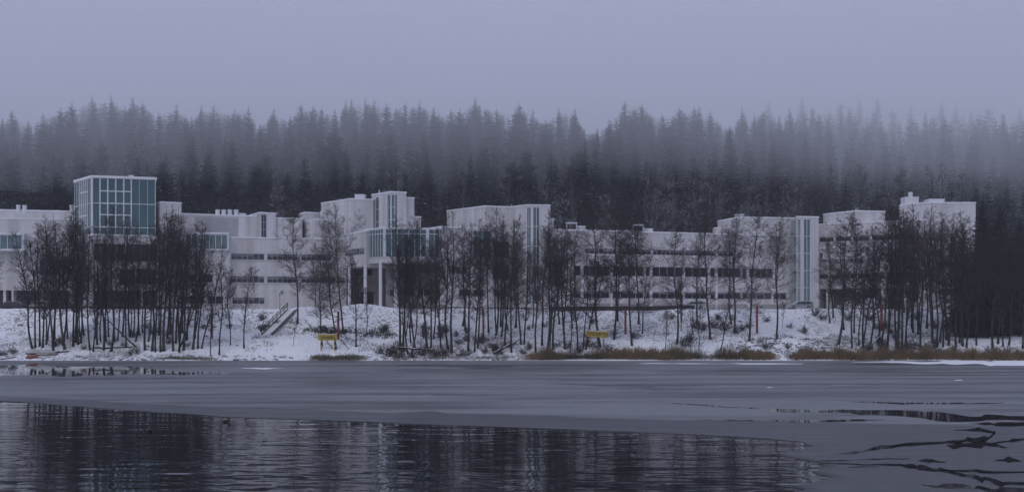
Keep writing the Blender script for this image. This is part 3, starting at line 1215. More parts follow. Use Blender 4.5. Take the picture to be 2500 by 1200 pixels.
# --- stair-tower block in the middle
B = Building('stair_tower_block', 'white angular block with a tall glazed stair slot right of the raised glazed corner', 'building', 1220, 240)
v = [(1091, 251), (1184, 240), (1249, 242), (1285, 237.4), (1343.5, 238)]
P = B.poly(v, 8)
s1, s3 = B.side(P, 1), B.side(P, 3)
zt = zat(504, 240)
zc = ZG + 1.6
w1 = (s3.u(1286), s3.u(1296.5), zc, zt - .3)
w2 = (s3.u(1301), s3.u(1317.5), zc, zt - .3)
hb = [(s1.u(1204), s1.u(1244), s1.z(629, 1220), s1.z(588, 1220)), (s1.u(1197), s1.u(1244), s1.z(681, 1220), s1.z(646, 1220)), (s1.u(1188), s1.u(1202), s1.z(723, 1220), s1.z(706, 1220)), (s1.u(1206), s1.u(1240), s1.z(723, 1220), s1.z(706, 1220))]
for q, c in zip(hb, (3, 3, 1, 2)):
    window(B.o, s1, *q, c, 1)
s2 = B.side(P, 2)
wn = (s2.u(1251), s2.u(1257), s2.z(690, 1254), s2.z(540, 1254))
window(B.o, s2, *wn, 1, 4, glass=CGLASS, frame=WHITE)
B.block(v, 8, ZG, zt, {1: hb, 2: [wn], 3: [w1, w2]})
zr = list(np.linspace(zc, zt - .3, 6))
window(B.o, s3, *w1, 2, zr, glass=CGLASS, frame=WHITE, rec=.05)
window(B.o, s3, *w2, 2, zr, glass=CGLASS, frame=WHITE, rec=.05)
for i, z in enumerate(zr[1:-1]):
    piece('stair_landing', B.o, INNER, s3.M(s3.u(1301), z, -1.2), 2.6, 1.6, .2)
piece('stair_wall', B.o, INNER, s3.M(s3.u(1301), (zc + zt) / 2, -2.2), 3.4, .06, zt - zc)
B.block([(1342, 240), (1352, 240.3)], 6, ZG, zat(535.5, 240))
v = [(1076, 230.4), (1203, 235.4)]
P = B.poly(v, 8)
s = B.side(P, 0)
hs = [(s.u(1156), s.u(1199), s.z(627, 1170), s.z(562, 1170))]
window(B.o, s, *hs[0], 4, [hs[0][2], hs[0][2] + (hs[0][3] - hs[0][2]) * .78, hs[0][3]], glass=TGLASS, frame=WHITE)
piece('inner_wall', B.o, VOIDM, s.M((hs[0][0] + hs[0][1]) / 2, (hs[0][2] + hs[0][3]) / 2, -2.0), hs[0][1] - hs[0][0] + .4, .06, hs[0][3] - hs[0][2])
hs += ribbon(B, s, [(1120, 1150), (1156, 1182)], s.z(723, 1150), s.z(706, 1150), 1.3)
hs += ribbon(B, s, [(1100, 1140)], s.z(668, 1120), s.z(650, 1120), 1.3)
B.block(v, 8, ZG, s.z(555, 1100), {0: hs})
mb = MB()
p = plan(1249, 244) - np.array(B.base[:2])
mb.cyl(Matrix.Translation((p[0], p[1], zt - 8)), .1, .1, .7, 8)
mb.build('roof_pipe', WHITE, B.o)

# --- long wing with its stair tower
B = Building('long_office_wing', 'long white office wing with three window rows and a slim glazed stair tower', 'building', 1650, 243)
v = [(1349, 232.8), (1950, 252.2)]
P = B.poly(v, 13)
s = B.side(P, 0)
D5 = s.D(1500)
zA, zB_, zC = (zat(620, D5), zat(606.5, D5)), (zat(673.5, D5), zat(649, D5)), (zat(728, D5), zat(710.5, D5))
zt = zat(561, s.D(1351))
hs = ribbon(B, s, [(1430, 1506), (1509, 1590), (1594, 1668), (1673, 1747), (1753, 1790)], *zA, 1.0, .5)
sp = [(1402, 1418), (1424, 1488), (1496, 1571), (1577, 1586), (1592, 1666), (1672, 1728), (1734, 1746), (1751, 1808), (1813, 1823), (1829, 1887)]
hs += ribbon(B, s, sp, *zB_, 1.5, 0)
hs += ribbon(B, s, sp[:-1] + [(1829, 1884), (1889, 1920)], *zC, 1.7, .3)
B.block(v, 13, ZG, zt, {0: hs})
for px in (1421, 1492, 1589, 1669, 1748.5, 1826):
    piece('pilaster', B.o, WHITE, s.M(s.u(px), (ZG + zB_[1]) / 2, .12), .42, .24, zB_[1] - ZG)
piece('plinth', B.o, CONC, s.M(s.L * .52, ZG + .6, .06), s.L * .88, .12, 2.2)
B.box('roof_step', WALL, 1409, 1430, 236, 552.5, 562, 3)
B.box('roof_step', WALL, 1574, 1594, 243, 559, 569, 3)
B.box('roof_step', WALL, 1500, 1546, 244, 563, 570, 4)
for a, b, y0, y1, D in ((1384, 1408, 544, 556, 240), (1548, 1572, 549, 566, 246)):   # open tube frames on the roof
    mb = MB()
    z1_, z0_ = zat(y0, D) - 8, zat(y1, D) - 8
    for px in (a, b):
        for dd in (0, 2):
            p = plan(px, D) - np.array(B.base[:2])
            mb.box(p[0] - .06, p[0] + .06, p[1] + dd - .06, p[1] + dd + .06, z0_ - .8, z1_)
    pa, pb = plan(a, D) - np.array(B.base[:2]), plan(b, D) - np.array(B.base[:2])
    mb.box(pa[0] - .1, pb[0] + .1, pa[1] - .1, pa[1] + 2.1, z1_ + .01, z1_ + .14)
    mb.build('roof_frame', WHITE, B.o)
v = [(1752, 262), (1805, 251.3), (1868, 252.2), (1948, 254)]
B.block(v, 7, zt - 1, zat(531, 251.5))
B.box('roof_step', WALL, 1746, 1760, 256, 556, 575, 3)
B.box('roof_unit', FRAME, 1797, 1817, 256, 524, 532, 2)
v = [(1941, 257), (1944.5, 248.6), (1998.5, 249.8)]
P = B.poly(v, 9)
s = B.side(P, 1)
zt = zat(529.5, 248.6)
w1, w2 = (.15, s.u(1955), ZG + 1.6, zt - .35), (s.u(1961.5), s.u(1978.5), ZG + 1.6, zt - .35)
zr = list(np.linspace(ZG + 1.6, zt - .35, 6))
B.block(v, 9, ZG, zt, {1: [w1, w2]})
window(B.o, s, *w1, 2, zr, glass=CGLASS, frame=WHITE, rec=.05)
window(B.o, s, *w2, 2, zr, glass=CGLASS, frame=WHITE, rec=.05)
for z in zr[1:-1]:
    piece('stair_landing', B.o, INNER, s.M(s.u(1962), z, -1.2), 2.8, 1.6, .2)
piece('stair_wall', B.o, INNER, s.M(s.u(1962), (ZG + zt) / 2, -2.2), 3.4, .06, zt - ZG - 1)

# --- right wing
B = Building('angled_wing', 'angled white wing with dark ground-floor openings right of the slim stair tower', 'building', 2110, 247)
v = [(1997, 253.4), (2262, 240.6)]
P = B.poly(v, 12)
s = B.side(P, 0)
Dr = s.D(2000)
zt = zat(548.5, Dr)
r1, r2_ = (zat(591, Dr), zat(578.5, Dr)), (zat(681, Dr), zat(668, Dr))
hs = ribbon(B, s, [(2000, 2036), (2039, 2078), (2082, 2122), (2128, 2180), (2184, 2232)], *r1, 1.3, .3)
hs += ribbon(B, s, [(2000, 2022), (2027, 2090), (2094, 2160), (2165, 2230)], *r2_, 1.3, .3)
hv = [(s.u(a), s.u(b), ZG + .5, zat(705, Dr), 3.0) for a, b in ((2000, 2017), (2023, 2088), (2092, 2152), (2157, 2205), (2210, 2240))]
B.block(v, 12, ZG, zt, {0: hs + hv})
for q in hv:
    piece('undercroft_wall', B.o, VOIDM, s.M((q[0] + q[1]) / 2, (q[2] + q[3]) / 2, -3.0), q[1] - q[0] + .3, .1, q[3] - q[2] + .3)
za, zb = zat(633, Dr), zat(606, Dr)
vb = [(1999, 252.4), (2225, 241.5)]
Pb = B.poly(vb, 1.5)
sb = B.side(Pb, 0)
hq = [(sb.u(2001.5), sb.u(2008.5), za + .15, za + 1.35)]
window(B.o, sb, *hq[0], 1, 1)
B.block(vb, 1.3, za, zb, {0: hq}, WHITE, floor=True, name='projecting_band')
v = [(2010, 260), (2090, 251.5), (2161, 253)]
B.block(v, 7, zt - 1, zat(515.5, 251.5))
mb = MB()
p = plan(2092, 253.5) - np.array(B.base[:2])
for dx in (-.2, .2):
    mb.cyl(Matrix.Translation((p[0] + dx, p[1], zat(516, 252) - 8)), .07, .07, .9, 8)
mb.build('roof_pipe', WHITE, B.o)

# --- end block
B = Building('end_block', 'tall white end block with roof units and a chimney behind dark spruces', 'building', 2310, 244)
v = [(2197, 248.2), (2250, 243), (2382, 242.6)]
P = B.poly(v, 14)
s = B.side(P, 1)
hs = ribbon(B, s, [(2290, 2330), (2336, 2374)], s.z(650, 2300), s.z(636, 2300), 1.3)
hs += ribbon(B, s, [(2290, 2330), (2336, 2374)], s.z(720, 2300), s.z(704, 2300), 1.3)
B.block(v, 14, ZG, zat(496, 243), {1: hs})
B.box('roof_unit', WHITE, 2210.5, 2243, 247, 482, 498, 3)
B.stack('chimney', 2217.5, 2228, 248.5, 469, 483)
B.box('roof_unit', WHITE, 2268, 2306, 246, 487, 499, 3)

# ------------------------------------------------------------------ vegetation
def tubes(P, Rr, k):
    """P (M,n,3) polylines, Rr (M,n) radii -> verts, quads"""
    M_, n, _ = P.shape
    T = np.gradient(P, axis=1)
    T /= np.linalg.norm(T, axis=2, keepdims=True) + 1e-9
    ref = np.array((0.37, 0.61, 0.7))
    U = np.cross(T, ref)
    U /= np.linalg.norm(U, axis=2, keepdims=True) + 1e-9
    W = np.cross(T, U)
    a = np.arange(k) * 2 * np.pi / k
    V = P[:, :, None, :] + Rr[:, :, None, None] * (np.cos(a)[None, None, :, None] * U[:, :, None, :] + np.sin(a)[None, None, :, None] * W[:, :, None, :])
    V = V.reshape(-1, 3)
    base = (np.arange(M_) * n * k)[:, None, None] + (np.arange(n - 1) * k)[None, :, None]
    i, j = np.arange(k)[None, None, :], ((np.arange(k) + 1) % k)[None, None, :]
    Fq = np.stack([base + i, base + j, base + k + j, base + k + i], -1).reshape(-1, 4)
    return V, Fq


def join(parts):
    vs, fs, o = [], [], 0
    for v, f in parts:
        vs.append(v)
        fs.append(f + o)
        o += len(v)
    return np.vstack(vs), np.vstack(fs)


def spawn(g, P, Rr, per, smin, smax, lf, spread, up, n, rfac, taper=0.35, len_end=0.55):
    """children of polylines P: per children each"""
    M_, m, _ = P.shape
    s = g.uniform(smin, smax, (M_, per)).ravel()
    idx = np.repeat(np.arange(M_), per)
    t = s * (m - 1)
    i = np.clip(t.astype(int), 0, m - 2)
    f = (t - i)[:, None]
    st = P[idx, i] * (1 - f) + P[idx, i + 1] * f
    r0 = (Rr[idx, i] * (1 - f[:, 0]) + Rr[idx, i + 1] * f[:, 0])
    tan = P[idx, i + 1] - P[idx, i]
    tan /= np.linalg.norm(tan, axis=1, keepdims=True) + 1e-9
    seg = np.linalg.norm(np.diff(P, axis=1), axis=2).sum(1)[idx]
    L = seg * lf * g.uniform(0.6, 1.25, len(idx)) * (1 - (1 - len_end) * s)
    rd = g.normal(0, 1, (len(idx), 3))
    rd -= (rd * tan).sum(1, keepdims=True) * tan
    rd /= np.linalg.norm(rd, axis=1, keepdims=True) + 1e-9
    an = np.radians(g.normal(spread, 11, len(idx)))[:, None]
    d = tan * np.cos(an) + rd * np.sin(an)
    out = np.empty((len(idx), n, 3))
    out[:, 0] = st
    p = st.copy()
    for q in range(1, n):
        d = d + np.array((0, 0, up)) / n + g.normal(0, 0.13, d.shape)
        d /= np.linalg.norm(d, axis=1, keepdims=True)
        p = p + d * (L / (n - 1))[:, None]
        out[:, q] = p
    rr = np.minimum(r0 * rfac, 0.12)[:, None] * np.linspace(1, taper, n)[None, :]
    return out, rr


def bare_tree(seed, H=20.0, r0=0.15, crown=0.32, nb=44, width=0.15, k2=7, k3=5, wander=0.5, up=0.7, el=(38, 62), rmin=(0.016, 0.011), fork=False):
    g = np.random.default_rng(seed)
    n = 16
    t = np.linspace(0, 1, n)
    ker = np.array((1, 2, 3, 2, 1)) / 9.0
    wx, wy = (np.convolve(np.cumsum(g.normal(0, 1, n + 4)), ker, 'valid') for _ in range(2))
    tr = np.stack([(wx - wx[0] - t * (wx[-1] - wx[0])) * wander * .22, (wy - wy[0] - t * (wy[-1] - wy[0])) * wander * .22, t * H], -1)
    rad = r0 * (1 - t) ** 0.85 + 0.018
    rad[0] *= 1.35
    T, TR = [tr], [rad]
    if fork:
        i = g.integers(5, 8)
        k = n - i
        dv = g.normal(0, 1, 2)
        dv /= np.hypot(*dv)
        f = tr[i:].copy()
        e = np.linspace(0, 1, k)
        f[:, 0] += dv[0] * H * .075 * e ** .7
        f[:, 1] += dv[1] * H * .075 * e ** .7
        f[:, 2] = f[0, 2] + (f[:, 2] - f[0, 2]) * .93
        e16 = np.linspace(0, k - 1, n)
        f = np.stack([np.interp(e16, np.arange(k), f[:, c]) for c in range(3)], -1)
        T.append(f)
        TR.append(np.interp(e16, np.arange(k), rad[i:] * .8))
    T, TR = np.array(T), np.array(TR)
    L1, R1 = [], []
    for ti in range(len(T)):
        nbt = nb if len(T) == 1 else int(nb * .62)
        s = crown + (0.985 - crown) * np.sort(g.uniform(0, 1, nbt)) ** 0.85 if ti == 0 else g.uniform(.08, .985, nbt)
        az = np.cumsum(g.uniform(1.6, 3.2, nbt))
        e = np.radians(g.uniform(*el, nbt))
        q = s * (n - 1)
        i = np.clip(q.astype(int), 0, n - 2)
        f = (q - i)[:, None]
        st = T[ti, i] * (1 - f) + T[ti, i + 1] * f
        rr = TR[ti, i]
        rel = (st[:, 2] / H - crown) / (1 - crown)
        prof = np.clip(0.42 + 1.25 * rel - 1.58 * rel ** 2, 0.10, 1) * g.uniform(.55, 1.25, nbt)
        L = H * width * prof
        d = np.stack([np.cos(az) * np.cos(e), np.sin(az) * np.cos(e), np.sin(e)], -1)
        m = 6
        P = np.empty((nbt, m, 3))
        P[:, 0] = st
        p = st.copy()
        for c in range(1, m):
            d = d + np.array((0, 0, up / m)) + g.normal(0, .10, d.shape)
            d /= np.linalg.norm(d, axis=1, keepdims=True)
            p = p + d * (L / (m - 1))[:, None]
            P[:, c] = p
        L1.append(P)
        R1.append(np.clip(rr * .42, .014, .05)[:, None] * np.linspace(1, .35, m)[None])
    L1, R1 = np.vstack(L1), np.vstack(R1)
    L2, R2 = spawn(g, L1, R1, k2, .12, 1, .48, 42, up * .7, 4, .7)
    L3, R3 = spawn(g, L2, R2, k3, .15, 1, .55, 40, up * .5, 3, .7)
    R2, R3 = np.maximum(R2, rmin[0]) * np.linspace(1, .6, 4), np.maximum(R3, rmin[1]) * np.linspace(1, .6, 3)
    trunk = join([tubes(T, TR, 7), tubes(L1, R1, 4)])
    crown_ = join([tubes(L2, R2, 3), tubes(L3, R3, 3)])
    return trunk, crown_


def tree_meshes(name, seeds, bark, twig, **kw):
    out = []
    for q, sd_ in enumerate(seeds):
        k = dict(kw)
        k['fork'] = kw.get('fork', False) or q % 3 == 2
        t, c = bare_tree(sd_, **k)
        out.append((np_mesh(name + '_trunk', *t, bark, True), np_mesh(name + '_crown', *c, twig, False)))
    return out


ALDER = tree_meshes('alder', (21, 22, 23, 24, 25, 26), BARK, TWIG, crown=.22, nb=72, width=.21, el=(10, 58), up=.45, k2=8, k3=4, wander=.8, rmin=(.013, .0085))
ALDERB = tree_meshes('alder_brown', (31, 32, 33), BARK2, TWIG, crown=.24, nb=84, width=.27, el=(0, 50), up=.35, k2=9, k3=7, wander=.75, rmin=(.013, .0085))
BIRCHT = tree_meshes('weeping_birch', (41, 42, 43), BARK2, TWIGR, crown=.22, nb=74, width=.20, up=-.2, el=(22, 62), k2=8, k3=5, wander=.75, rmin=(.013, .0085))
PALE = tree_meshes('pale_birch', (51, 52), BIRCH, TWIGR, crown=.35, nb=60, width=.12, up=.3, el=(40, 65), r0=.11, k3=4)
SAPL = tree_meshes('sapling', (61, 62, 63), BARK, TWIG, H=8.0, r0=.055, crown=.25, nb=44, width=.30, k2=7, k3=5, el=(10, 60), wander=.4, rmin=(.009, .0065))
FROSTY = tree_meshes('frosted_tree', (71, 72, 73), BARK2, FROST, crown=.22, nb=40, width=.26, up=.5, el=(25, 60), k2=7, k3=5, rmin=(.03, .02))


def put_tree(name, meshes, loc, top, H, label, cat='tree', group=None, rz=None, wide=1.0):
    """top: world x,z of the tree top in the plane of its base"""
    loc = Vector(loc)
    h = top[1] - loc.z
    dx = top[0] - loc.x
    o = thing(name, label, cat, loc, group)
    s_ = math.hypot(h, dx) / H
    M = Matrix.Translation(loc - Vector((0, 0, .12))) @ Matrix.Rotation(math.atan2(dx, h), 4, 'Y') @ Matrix.Rotation(R.uniform(-.05, .05), 4, 'X') @ Matrix.Rotation(R.uniform(0, 6.28) if rz is None else rz, 4, 'Z') @ Matrix.Diagonal((s_ * wide, s_ * wide, s_, 1))
    o.matrix_local = M
    link('trunk', meshes[0], o)
    link('crown', meshes[1], o)
    return o


CAN = np.array([(0, 590), (60, 555), (110, 522), (200, 512), (250, 535), (300, 525), (380, 520), (430, 498), (455, 540), (490, 532), (530, 585), (700, 520), (830, 500), (976, 516), (1000, 530), (1100, 508), (1150, 535),
                (1220, 498), (1280, 530), (1330, 535), (1400, 552), (1440, 492), (1510, 482), (1560, 515), (1650, 555), (1725, 482), (1795, 520), (1850, 512), (1905, 530), (2050, 520), (2080, 508), (2110, 540), (2160, 478),
                (2210, 505), (2242, 508), (2290, 520), (2350, 495), (2420, 510), (2500, 530)], float)
# (base px, base py, top px, top py, kind): 0/None tops follow the canopy line; kinds a alder, b brown alder, w weeping birch, s sapling
T_ = [
    # thicket below the glass tower
    (79, 850, 28, 555, 'a'), (86, 848, 75, 585, 's2'), (97, 844, 95, 540, 'w'), (104, 848, 118, 560, 'a'), (130, 856, 112, 520, 'w'), (133, 829, 140, 535, 'w'), (158, 852, 128, 518, 'w'), (179, 844, 182, 500, 'a'),
    (191, 840, 176, 515, 'w'), (197, 837, 205, 540, 'a'), (220, 854, 222, 545, 'a'), (227, 856, 238, 600, 'a'), (237, 840, 236, 545, 'a'), (246, 833, 252, 575, 'a'), (253, 854, 266, 520, 'a'), (259, 833, 262, 560, 'a'),
    (271, 857, 276, 490, 'a'), (281, 833, 290, 560, 'a'), (287, 831, 300, 585, 'a'), (299, 821, 305, 530, 'a'), (317, 821, 312, 520, 'a'), (331, 833, 346, 560, 'a'), (340, 817, 335, 545, 'a'), (354, 854, 362, 545, 'a'),
    (362, 833, 380, 560, 'a'), (371, 856, 384, 530, 'a'), (379, 858, 392, 555, 'a'), (392, 858, 402, 520, 'a'), (400, 856, 410, 500, 'w'), (408, 825, 418, 495, 'a'), (423, 856, 432, 498, 'w'), (429, 837, 440, 520, 'a'),
    (437, 858, 462, 560, 'a'), (448, 854, 468, 545, 'w'), (456, 829, 484, 540, 'a'), (471, 852, 496, 535, 'w'), (483, 850, 500, 560, 'a'), (492, 850, 545, 590, 'a'), (435, 856, 520, 620, 'a'), (515, 868, 505, 690, 's2'), (535, 865, 540, 640, 's2'),
    (232, 826, 240, 560, 'a'), (265, 822, 262, 600, 'a'), (325, 815, 328, 570, 'a'), (348, 812, 356, 590, 'a'), (388, 818, 394, 560, 'a'), (415, 815, 425, 545, 'w'), (445, 812, 450, 580, 'a'), (205, 818, 200, 560, 'a'), (165, 826, 150, 560, 'w'), (116, 830, 125, 600, 'w'),
    (476, 826, 478, 600, 'a'), (308, 848, 318, 590, 'a'),
    # clearing by the stairs
    (562, 842, 566, 655, 's2'), (596, 849, 617, 650, 's2'), (726, 790, 716, 500, 'b'), (716, 844, 722, 772, 's'), (769, 752, 767, 590, 'b'), (785, 844, 782, 600, 'b'), (820, 852, 792, 600, 'b'), (839, 814, 818, 497, 'b'), (869, 846, 855, 620, 's2'), (895, 806, 893, 700, 's'),
    # clump below the glazed corner
    (976, 852, 966, 520, 'a'), (984, 858, 1000, 540, 'a'), (996, 864, 972, 560, 'a'), (1014, 852, 985, 555, 'a'), (1005, 862, 1035, 600, 'a'), (1042, 854, 1016, 530, 'b'), (1072, 804, 1070, 555, 'a'), (1076, 848, 1058, 600, 'a'), (1094, 852, 1090, 545, 'a'), (1103, 860, 1105, 515, 'a'), (1052, 848, 1048, 580, 'a'), (982, 792, 975, 600, 'b'),
    # stand below the stair-tower block
    (1130, 795, 1130, 545, 'a'), (1136, 804, 1146, 560, 'b'), (1143, 856, 1152, 540, 'a'), (1158, 858, 1180, 580, 'a'), (1166, 850, 1172, 530, 'b'), (1193, 810, 1186, 515, 'a'), (1211, 817, 1214, 500, 'a'), (1224, 821, 1232, 545, 'a'), (1249, 860, 1250, 570, 'a'),
    (1272, 840, 1268, 525, 'b'), (1280, 839, 1290, 600, 'a'), (1308, 858, 1312, 560, 'a'), (1323, 842, 1340, 540, 'a'), (1335, 862, 1342, 510, 'a'), (1350, 852, 1382, 545, 'a'), (1345, 812, 1338, 560, 'a'), (1377, 814, 1372, 540, 'b'), (1398, 800, 1388, 560, 'b'), (1391, 860, 1402, 700, 's2'), (1410, 854, 1408, 560, 'a'), (1423, 850, 1446, 600, 'a'), (1240, 806, 1226, 540, 'a'), (1182, 800, 1165, 570, 'a'), (1258, 800, 1262, 560, 'a'), (1300, 800, 1298, 590, 'a'), (1366, 790, 1358, 560, 'a'),
    # row before the long office wing
    (1465, 846, 1438, 490, 'b'), (1430, 852, 1462, 620, 's2'), (1499, 828, 1509, 482, 'b'), (1508, 783, 1516, 540, 'a'), (1543, 843, 1537, 545, 'b'), (1559, 790, 1550, 510, 'b'), (1568, 814, 1590, 620, 'b'), (1624, 854, 1632, 745, 's'), (1653, 839, 1652, 562, 'b'), (1664, 783, 1668, 600, 'a'), (1663, 808, 1664, 690, 's'), (1686, 856, 1692, 745, 's'), (1706, 855, 1712, 740, 's'),
    (1734, 828, 1726, 482, 'b'), (1703, 792, 1704, 545, 'a'), (1760, 854, 1786, 700, 's2'), (1793, 812, 1797, 520, 'b'), (1786, 790, 1776, 560, 'a'), (1829, 832, 1852, 512, 'b'), (1896, 828, 1903, 528, 'b'), (1910, 800, 1914, 740, 's'),
    # right-hand stand
    (2026, 788, 2022, 590, 'b'), (2034, 775, 2030, 560, 'a'), (2047, 840, 2078, 515, 'b'), (2060, 804, 2052, 550, 'a'), (2080, 850, 2084, 530, 'b'), (2108, 848, 2112, 560, 'a'), (2124, 850, 2160, 560, 'a'), (2149, 842, 2128, 540, 'a'), (2164, 852, 2176, 500, 'a'), (2189, 852, 2168, 478, 'a'), (2208, 762, 2212, 520, 'a'), (2214, 852, 2224, 540, 'a'), (2242, 815, 2246, 512, 'w'),
    (2248, 854, 2262, 560, 'a'), (2277, 838, 2272, 525, 'w'), (2287, 846, 2300, 540, 'a'), (2302, 846, 2282, 530, 'a'), (2315, 842, 2330, 520, 'a'), (2334, 846, 2352, 540, 'a'), (2350, 844, 2346, 510, 'w'), (2359, 848, 2380, 560, 'a'), (2377, 823, 2384, 530, 'a'), (2384, 842, 2410, 560, 'a'), (2411, 823, 2404, 540, 'a'), (2424, 850, 2446, 530, 'a'), (2436, 838, 2450, 560, 'a'), (2449, 846, 2440, 590, 'a'), (2463, 842, 2478, 540, 'a'), (2490, 819, 2492, 560, 'a'), (2497, 850, 2505, 550, 'a'),
    (2135, 800, 2140, 560, 'a'), (2196, 800, 2190, 540, 'a'), (2228, 790, 2232, 560, 'a'), (2262, 800, 2258, 540, 'a'), (2310, 806, 2306, 560, 'a'), (2342, 800, 2338, 545, 'a'),
    (-12, 846, -20, 560, 'w'), (2514, 846, 2520, 540, 'a'),
]
_r = random.Random(4)
for a_, b_, n_, y0_, y1_, t0_, t1_ in ((95, 500, 12, 808, 858, 520, 640), (960, 1115, 3, 800, 862, 520, 620), (1125, 1420, 6, 795, 860, 520, 620), (2140, 2350, 14, 800, 856, 490, 570), (2030, 2120, 3, 800, 846, 540, 600)):
    for _i in range(n_):
        bx_ = _r.uniform(a_, b_)
        T_.append((bx_, _r.uniform(y0_, y1_), bx_ + _r.gauss(4, 16), _r.uniform(t0_, t1_), _r.choice('aaawb')))
ZONES = [(-100, 545, 'thicket below the glass tower'), (545, 940, 'group around the bank stairs'), (940, 1120, 'clump below the glazed corner'),
         (1120, 1428, 'stand below the stair-tower block'), (1428, 2000, 'row before the long office wing'), (2000, 2700, 'crowded stand before the spruces')]
KIND = {'a': ('alder_tree', ALDER, 20.0, 'dark bare alder'), 'b': ('alder_tree', ALDERB, 20.0, 'bare brown-barked alder'), 'w': ('birch_tree', BIRCHT, 20.0, 'drooping bare birch'),
        's': ('sapling', SAPL, 8.0, 'small bare sapling'), 's2': ('young_tree', SAPL, 8.0, 'slim bare young tree')}
for za_, zb_, zl in ZONES:
    mem = sorted([t for t in T_ if za_ <= t[0] < zb_], key=lambda t: t[0])
    for i, (bx, by, tx, ty, kd) in enumerate(mem):
        p = on_ground(bx, by)
        nm, ms, H, desc = KIND[kd]
        x1, z1 = (tx - CX) / F * p[1], zat(ty, p[1])
        put_tree(nm, ms[R.randrange(len(ms))], p, (x1, z1), H, '%s, %s from the left in the %s' % (desc, ordinal(i), zl), 'tree', 'bare trees: ' + zl, wide=R.uniform(.85, 1.15))

# birches standing behind the low roofs
for i, (px, ty, D) in enumerate(((872, 498, 246), (712, 478, 263), (732, 492, 264), (685, 505, 263))):
    x, z0 = (px - CX) / F * D, 8.2
    put_tree('birch_tree', PALE[i % 2] if i else BIRCHT[1], (x, D, z0), (x, zat(ty, D)), 20.0, ['reddish bare birch before the upper block of the central building', 'tallest pale birch behind the laboratory wing roof', 'pale birch right of the tallest one behind the laboratory wing', 'pale birch left of the tallest one behind the laboratory wing'][i], 'tree')


# --- spruces
def spruce(seed, H=24.0, Rm=3.0, whorls=44, per=11, segs=4, low=.06, w=.50, droop=.45, pine=False):
    g = np.random.default_rng(seed)
    B_ = []
    zz = H * (low + (1 - low) * np.linspace(0, 1, whorls) ** .92)
    for z in zz:
        f = 1 - z / H
        k = max(4, int(per * (.45 + .55 * min(1, f * 1.8))))
        a0 = g.uniform(0, 6.28)
        Lw = (Rm * (f ** .72) + .12) * g.uniform(.72, 1.15)
        if pine:
            Lw = Rm * math.sqrt(max(.03, 1 - ((z / H - .76) / .26) ** 2)) * g.uniform(.7, 1.1)
        for i in range(k):
            L = Lw * g.uniform(.55, 1.22)
            B_.append((z + g.uniform(-.25, .25) * H / whorls, a0 + 6.283 * i / k + g.uniform(-.25, .25), L, f))
    B_ = np.array(B_)
    n = len(B_)
    t = np.linspace(0, 1, segs + 1)
    rad = B_[:, 2:3] * t
    sag = (droop * np.clip(B_[:, 3:4] * 1.7 - .25, -.35, 1)) * g.uniform(.7, 1.3, (n, 1))
    z = B_[:, 0:1] - rad * sag * (.55 + .75 * t) + (t ** 3) * B_[:, 2:3] * .13
    az = B_[:, 1:2] + g.normal(0, .05, (n, segs + 1))
    C = np.stack([np.cos(az) * rad, np.sin(az) * rad, np.maximum(z, .2)], -1)
    side = np.stack([-np.sin(az), np.cos(az), 0 * az], -1)
    fwd = np.stack([np.cos(az), np.sin(az), 0 * az], -1)
    V, Fc, o = [], [], 0
    for q in range(segs):
        a, b = C[:, q], C[:, q + 1]
        wq = (w * B_[:, 2] * (1.02 - .8 * t[q]))[:, None] * g.uniform(.6, 1.3, (n, 1))
        for sg in (-1, 1):
            tip = (a + b) / 2 + sg * side[:, q] * wq * .62 + fwd[:, q] * wq * .55 - np.array((0, 0, 1)) * wq * g.uniform(.15, .5, (n, 1))
            V += [a, b, tip]
            Fc.append(np.stack([np.arange(n) + o, np.arange(n) + o + n, np.arange(n) + o + 2 * n], -1))
            o += 3 * n
        tip = (a + b) / 2 - np.array((0, 0, 1)) * wq * g.uniform(.5, 1.0, (n, 1)) + side[:, q] * wq * g.uniform(-.3, .3, (n, 1))
        V += [a, b, tip]
        Fc.append(np.stack([np.arange(n) + o, np.arange(n) + o + n, np.arange(n) + o + 2 * n], -1))
        o += 3 * n
    crown = (np.vstack(V), np.vstack(Fc))
    tz = np.linspace(0, H * .985, 8)
    P = np.stack([0 * tz, 0 * tz, tz], -1)[None]
    trunk = tubes(P, (.011 * H * (1 - tz / H) + .02)[None], 6)
    return trunk, crown


def spruce_meshes(name, seeds, needle, **kw):
    out = []
    for i, sd_ in enumerate(seeds):
        k = dict(kw)
        k['Rm'] = kw.get('Rm', 4.3) * (0.78 + .11 * i)
        t, c = spruce(sd_, **k)
        out.append((np_mesh(name + '_trunk', *t, STRUNK), np_mesh(name + '_crown', *c, needle)))
    return out


SPR = spruce_meshes('spruce', (101, 102, 103, 104, 105), SPRUCE)
PINE = spruce_meshes('pine', (121, 122), SPRUCE, pine=True, low=.5, whorls=26, per=10, Rm=3.2, droop=-.35, w=.6)
SPRN = spruce_meshes('near_spruce', (111, 112), SPRUCE_N, Rm=5.4, whorls=66, per=16, segs=7, w=.36, low=.05)


def put_spruce(meshes, loc, h, label, group=None, name='spruce_tree', wide=1.0, H=24.0):
    o = thing(name, label, 'tree', loc, group)
    s_ = h / H
    o.rotation_euler = (R.uniform(-.02, .02), R.uniform(-.02, .02), R.uniform(0, 6.28))
    o.scale = (s_ * wide, s_ * wide, s_)
    link('trunk', meshes[0], o)
    link('crown', meshes[1], o)
    return o


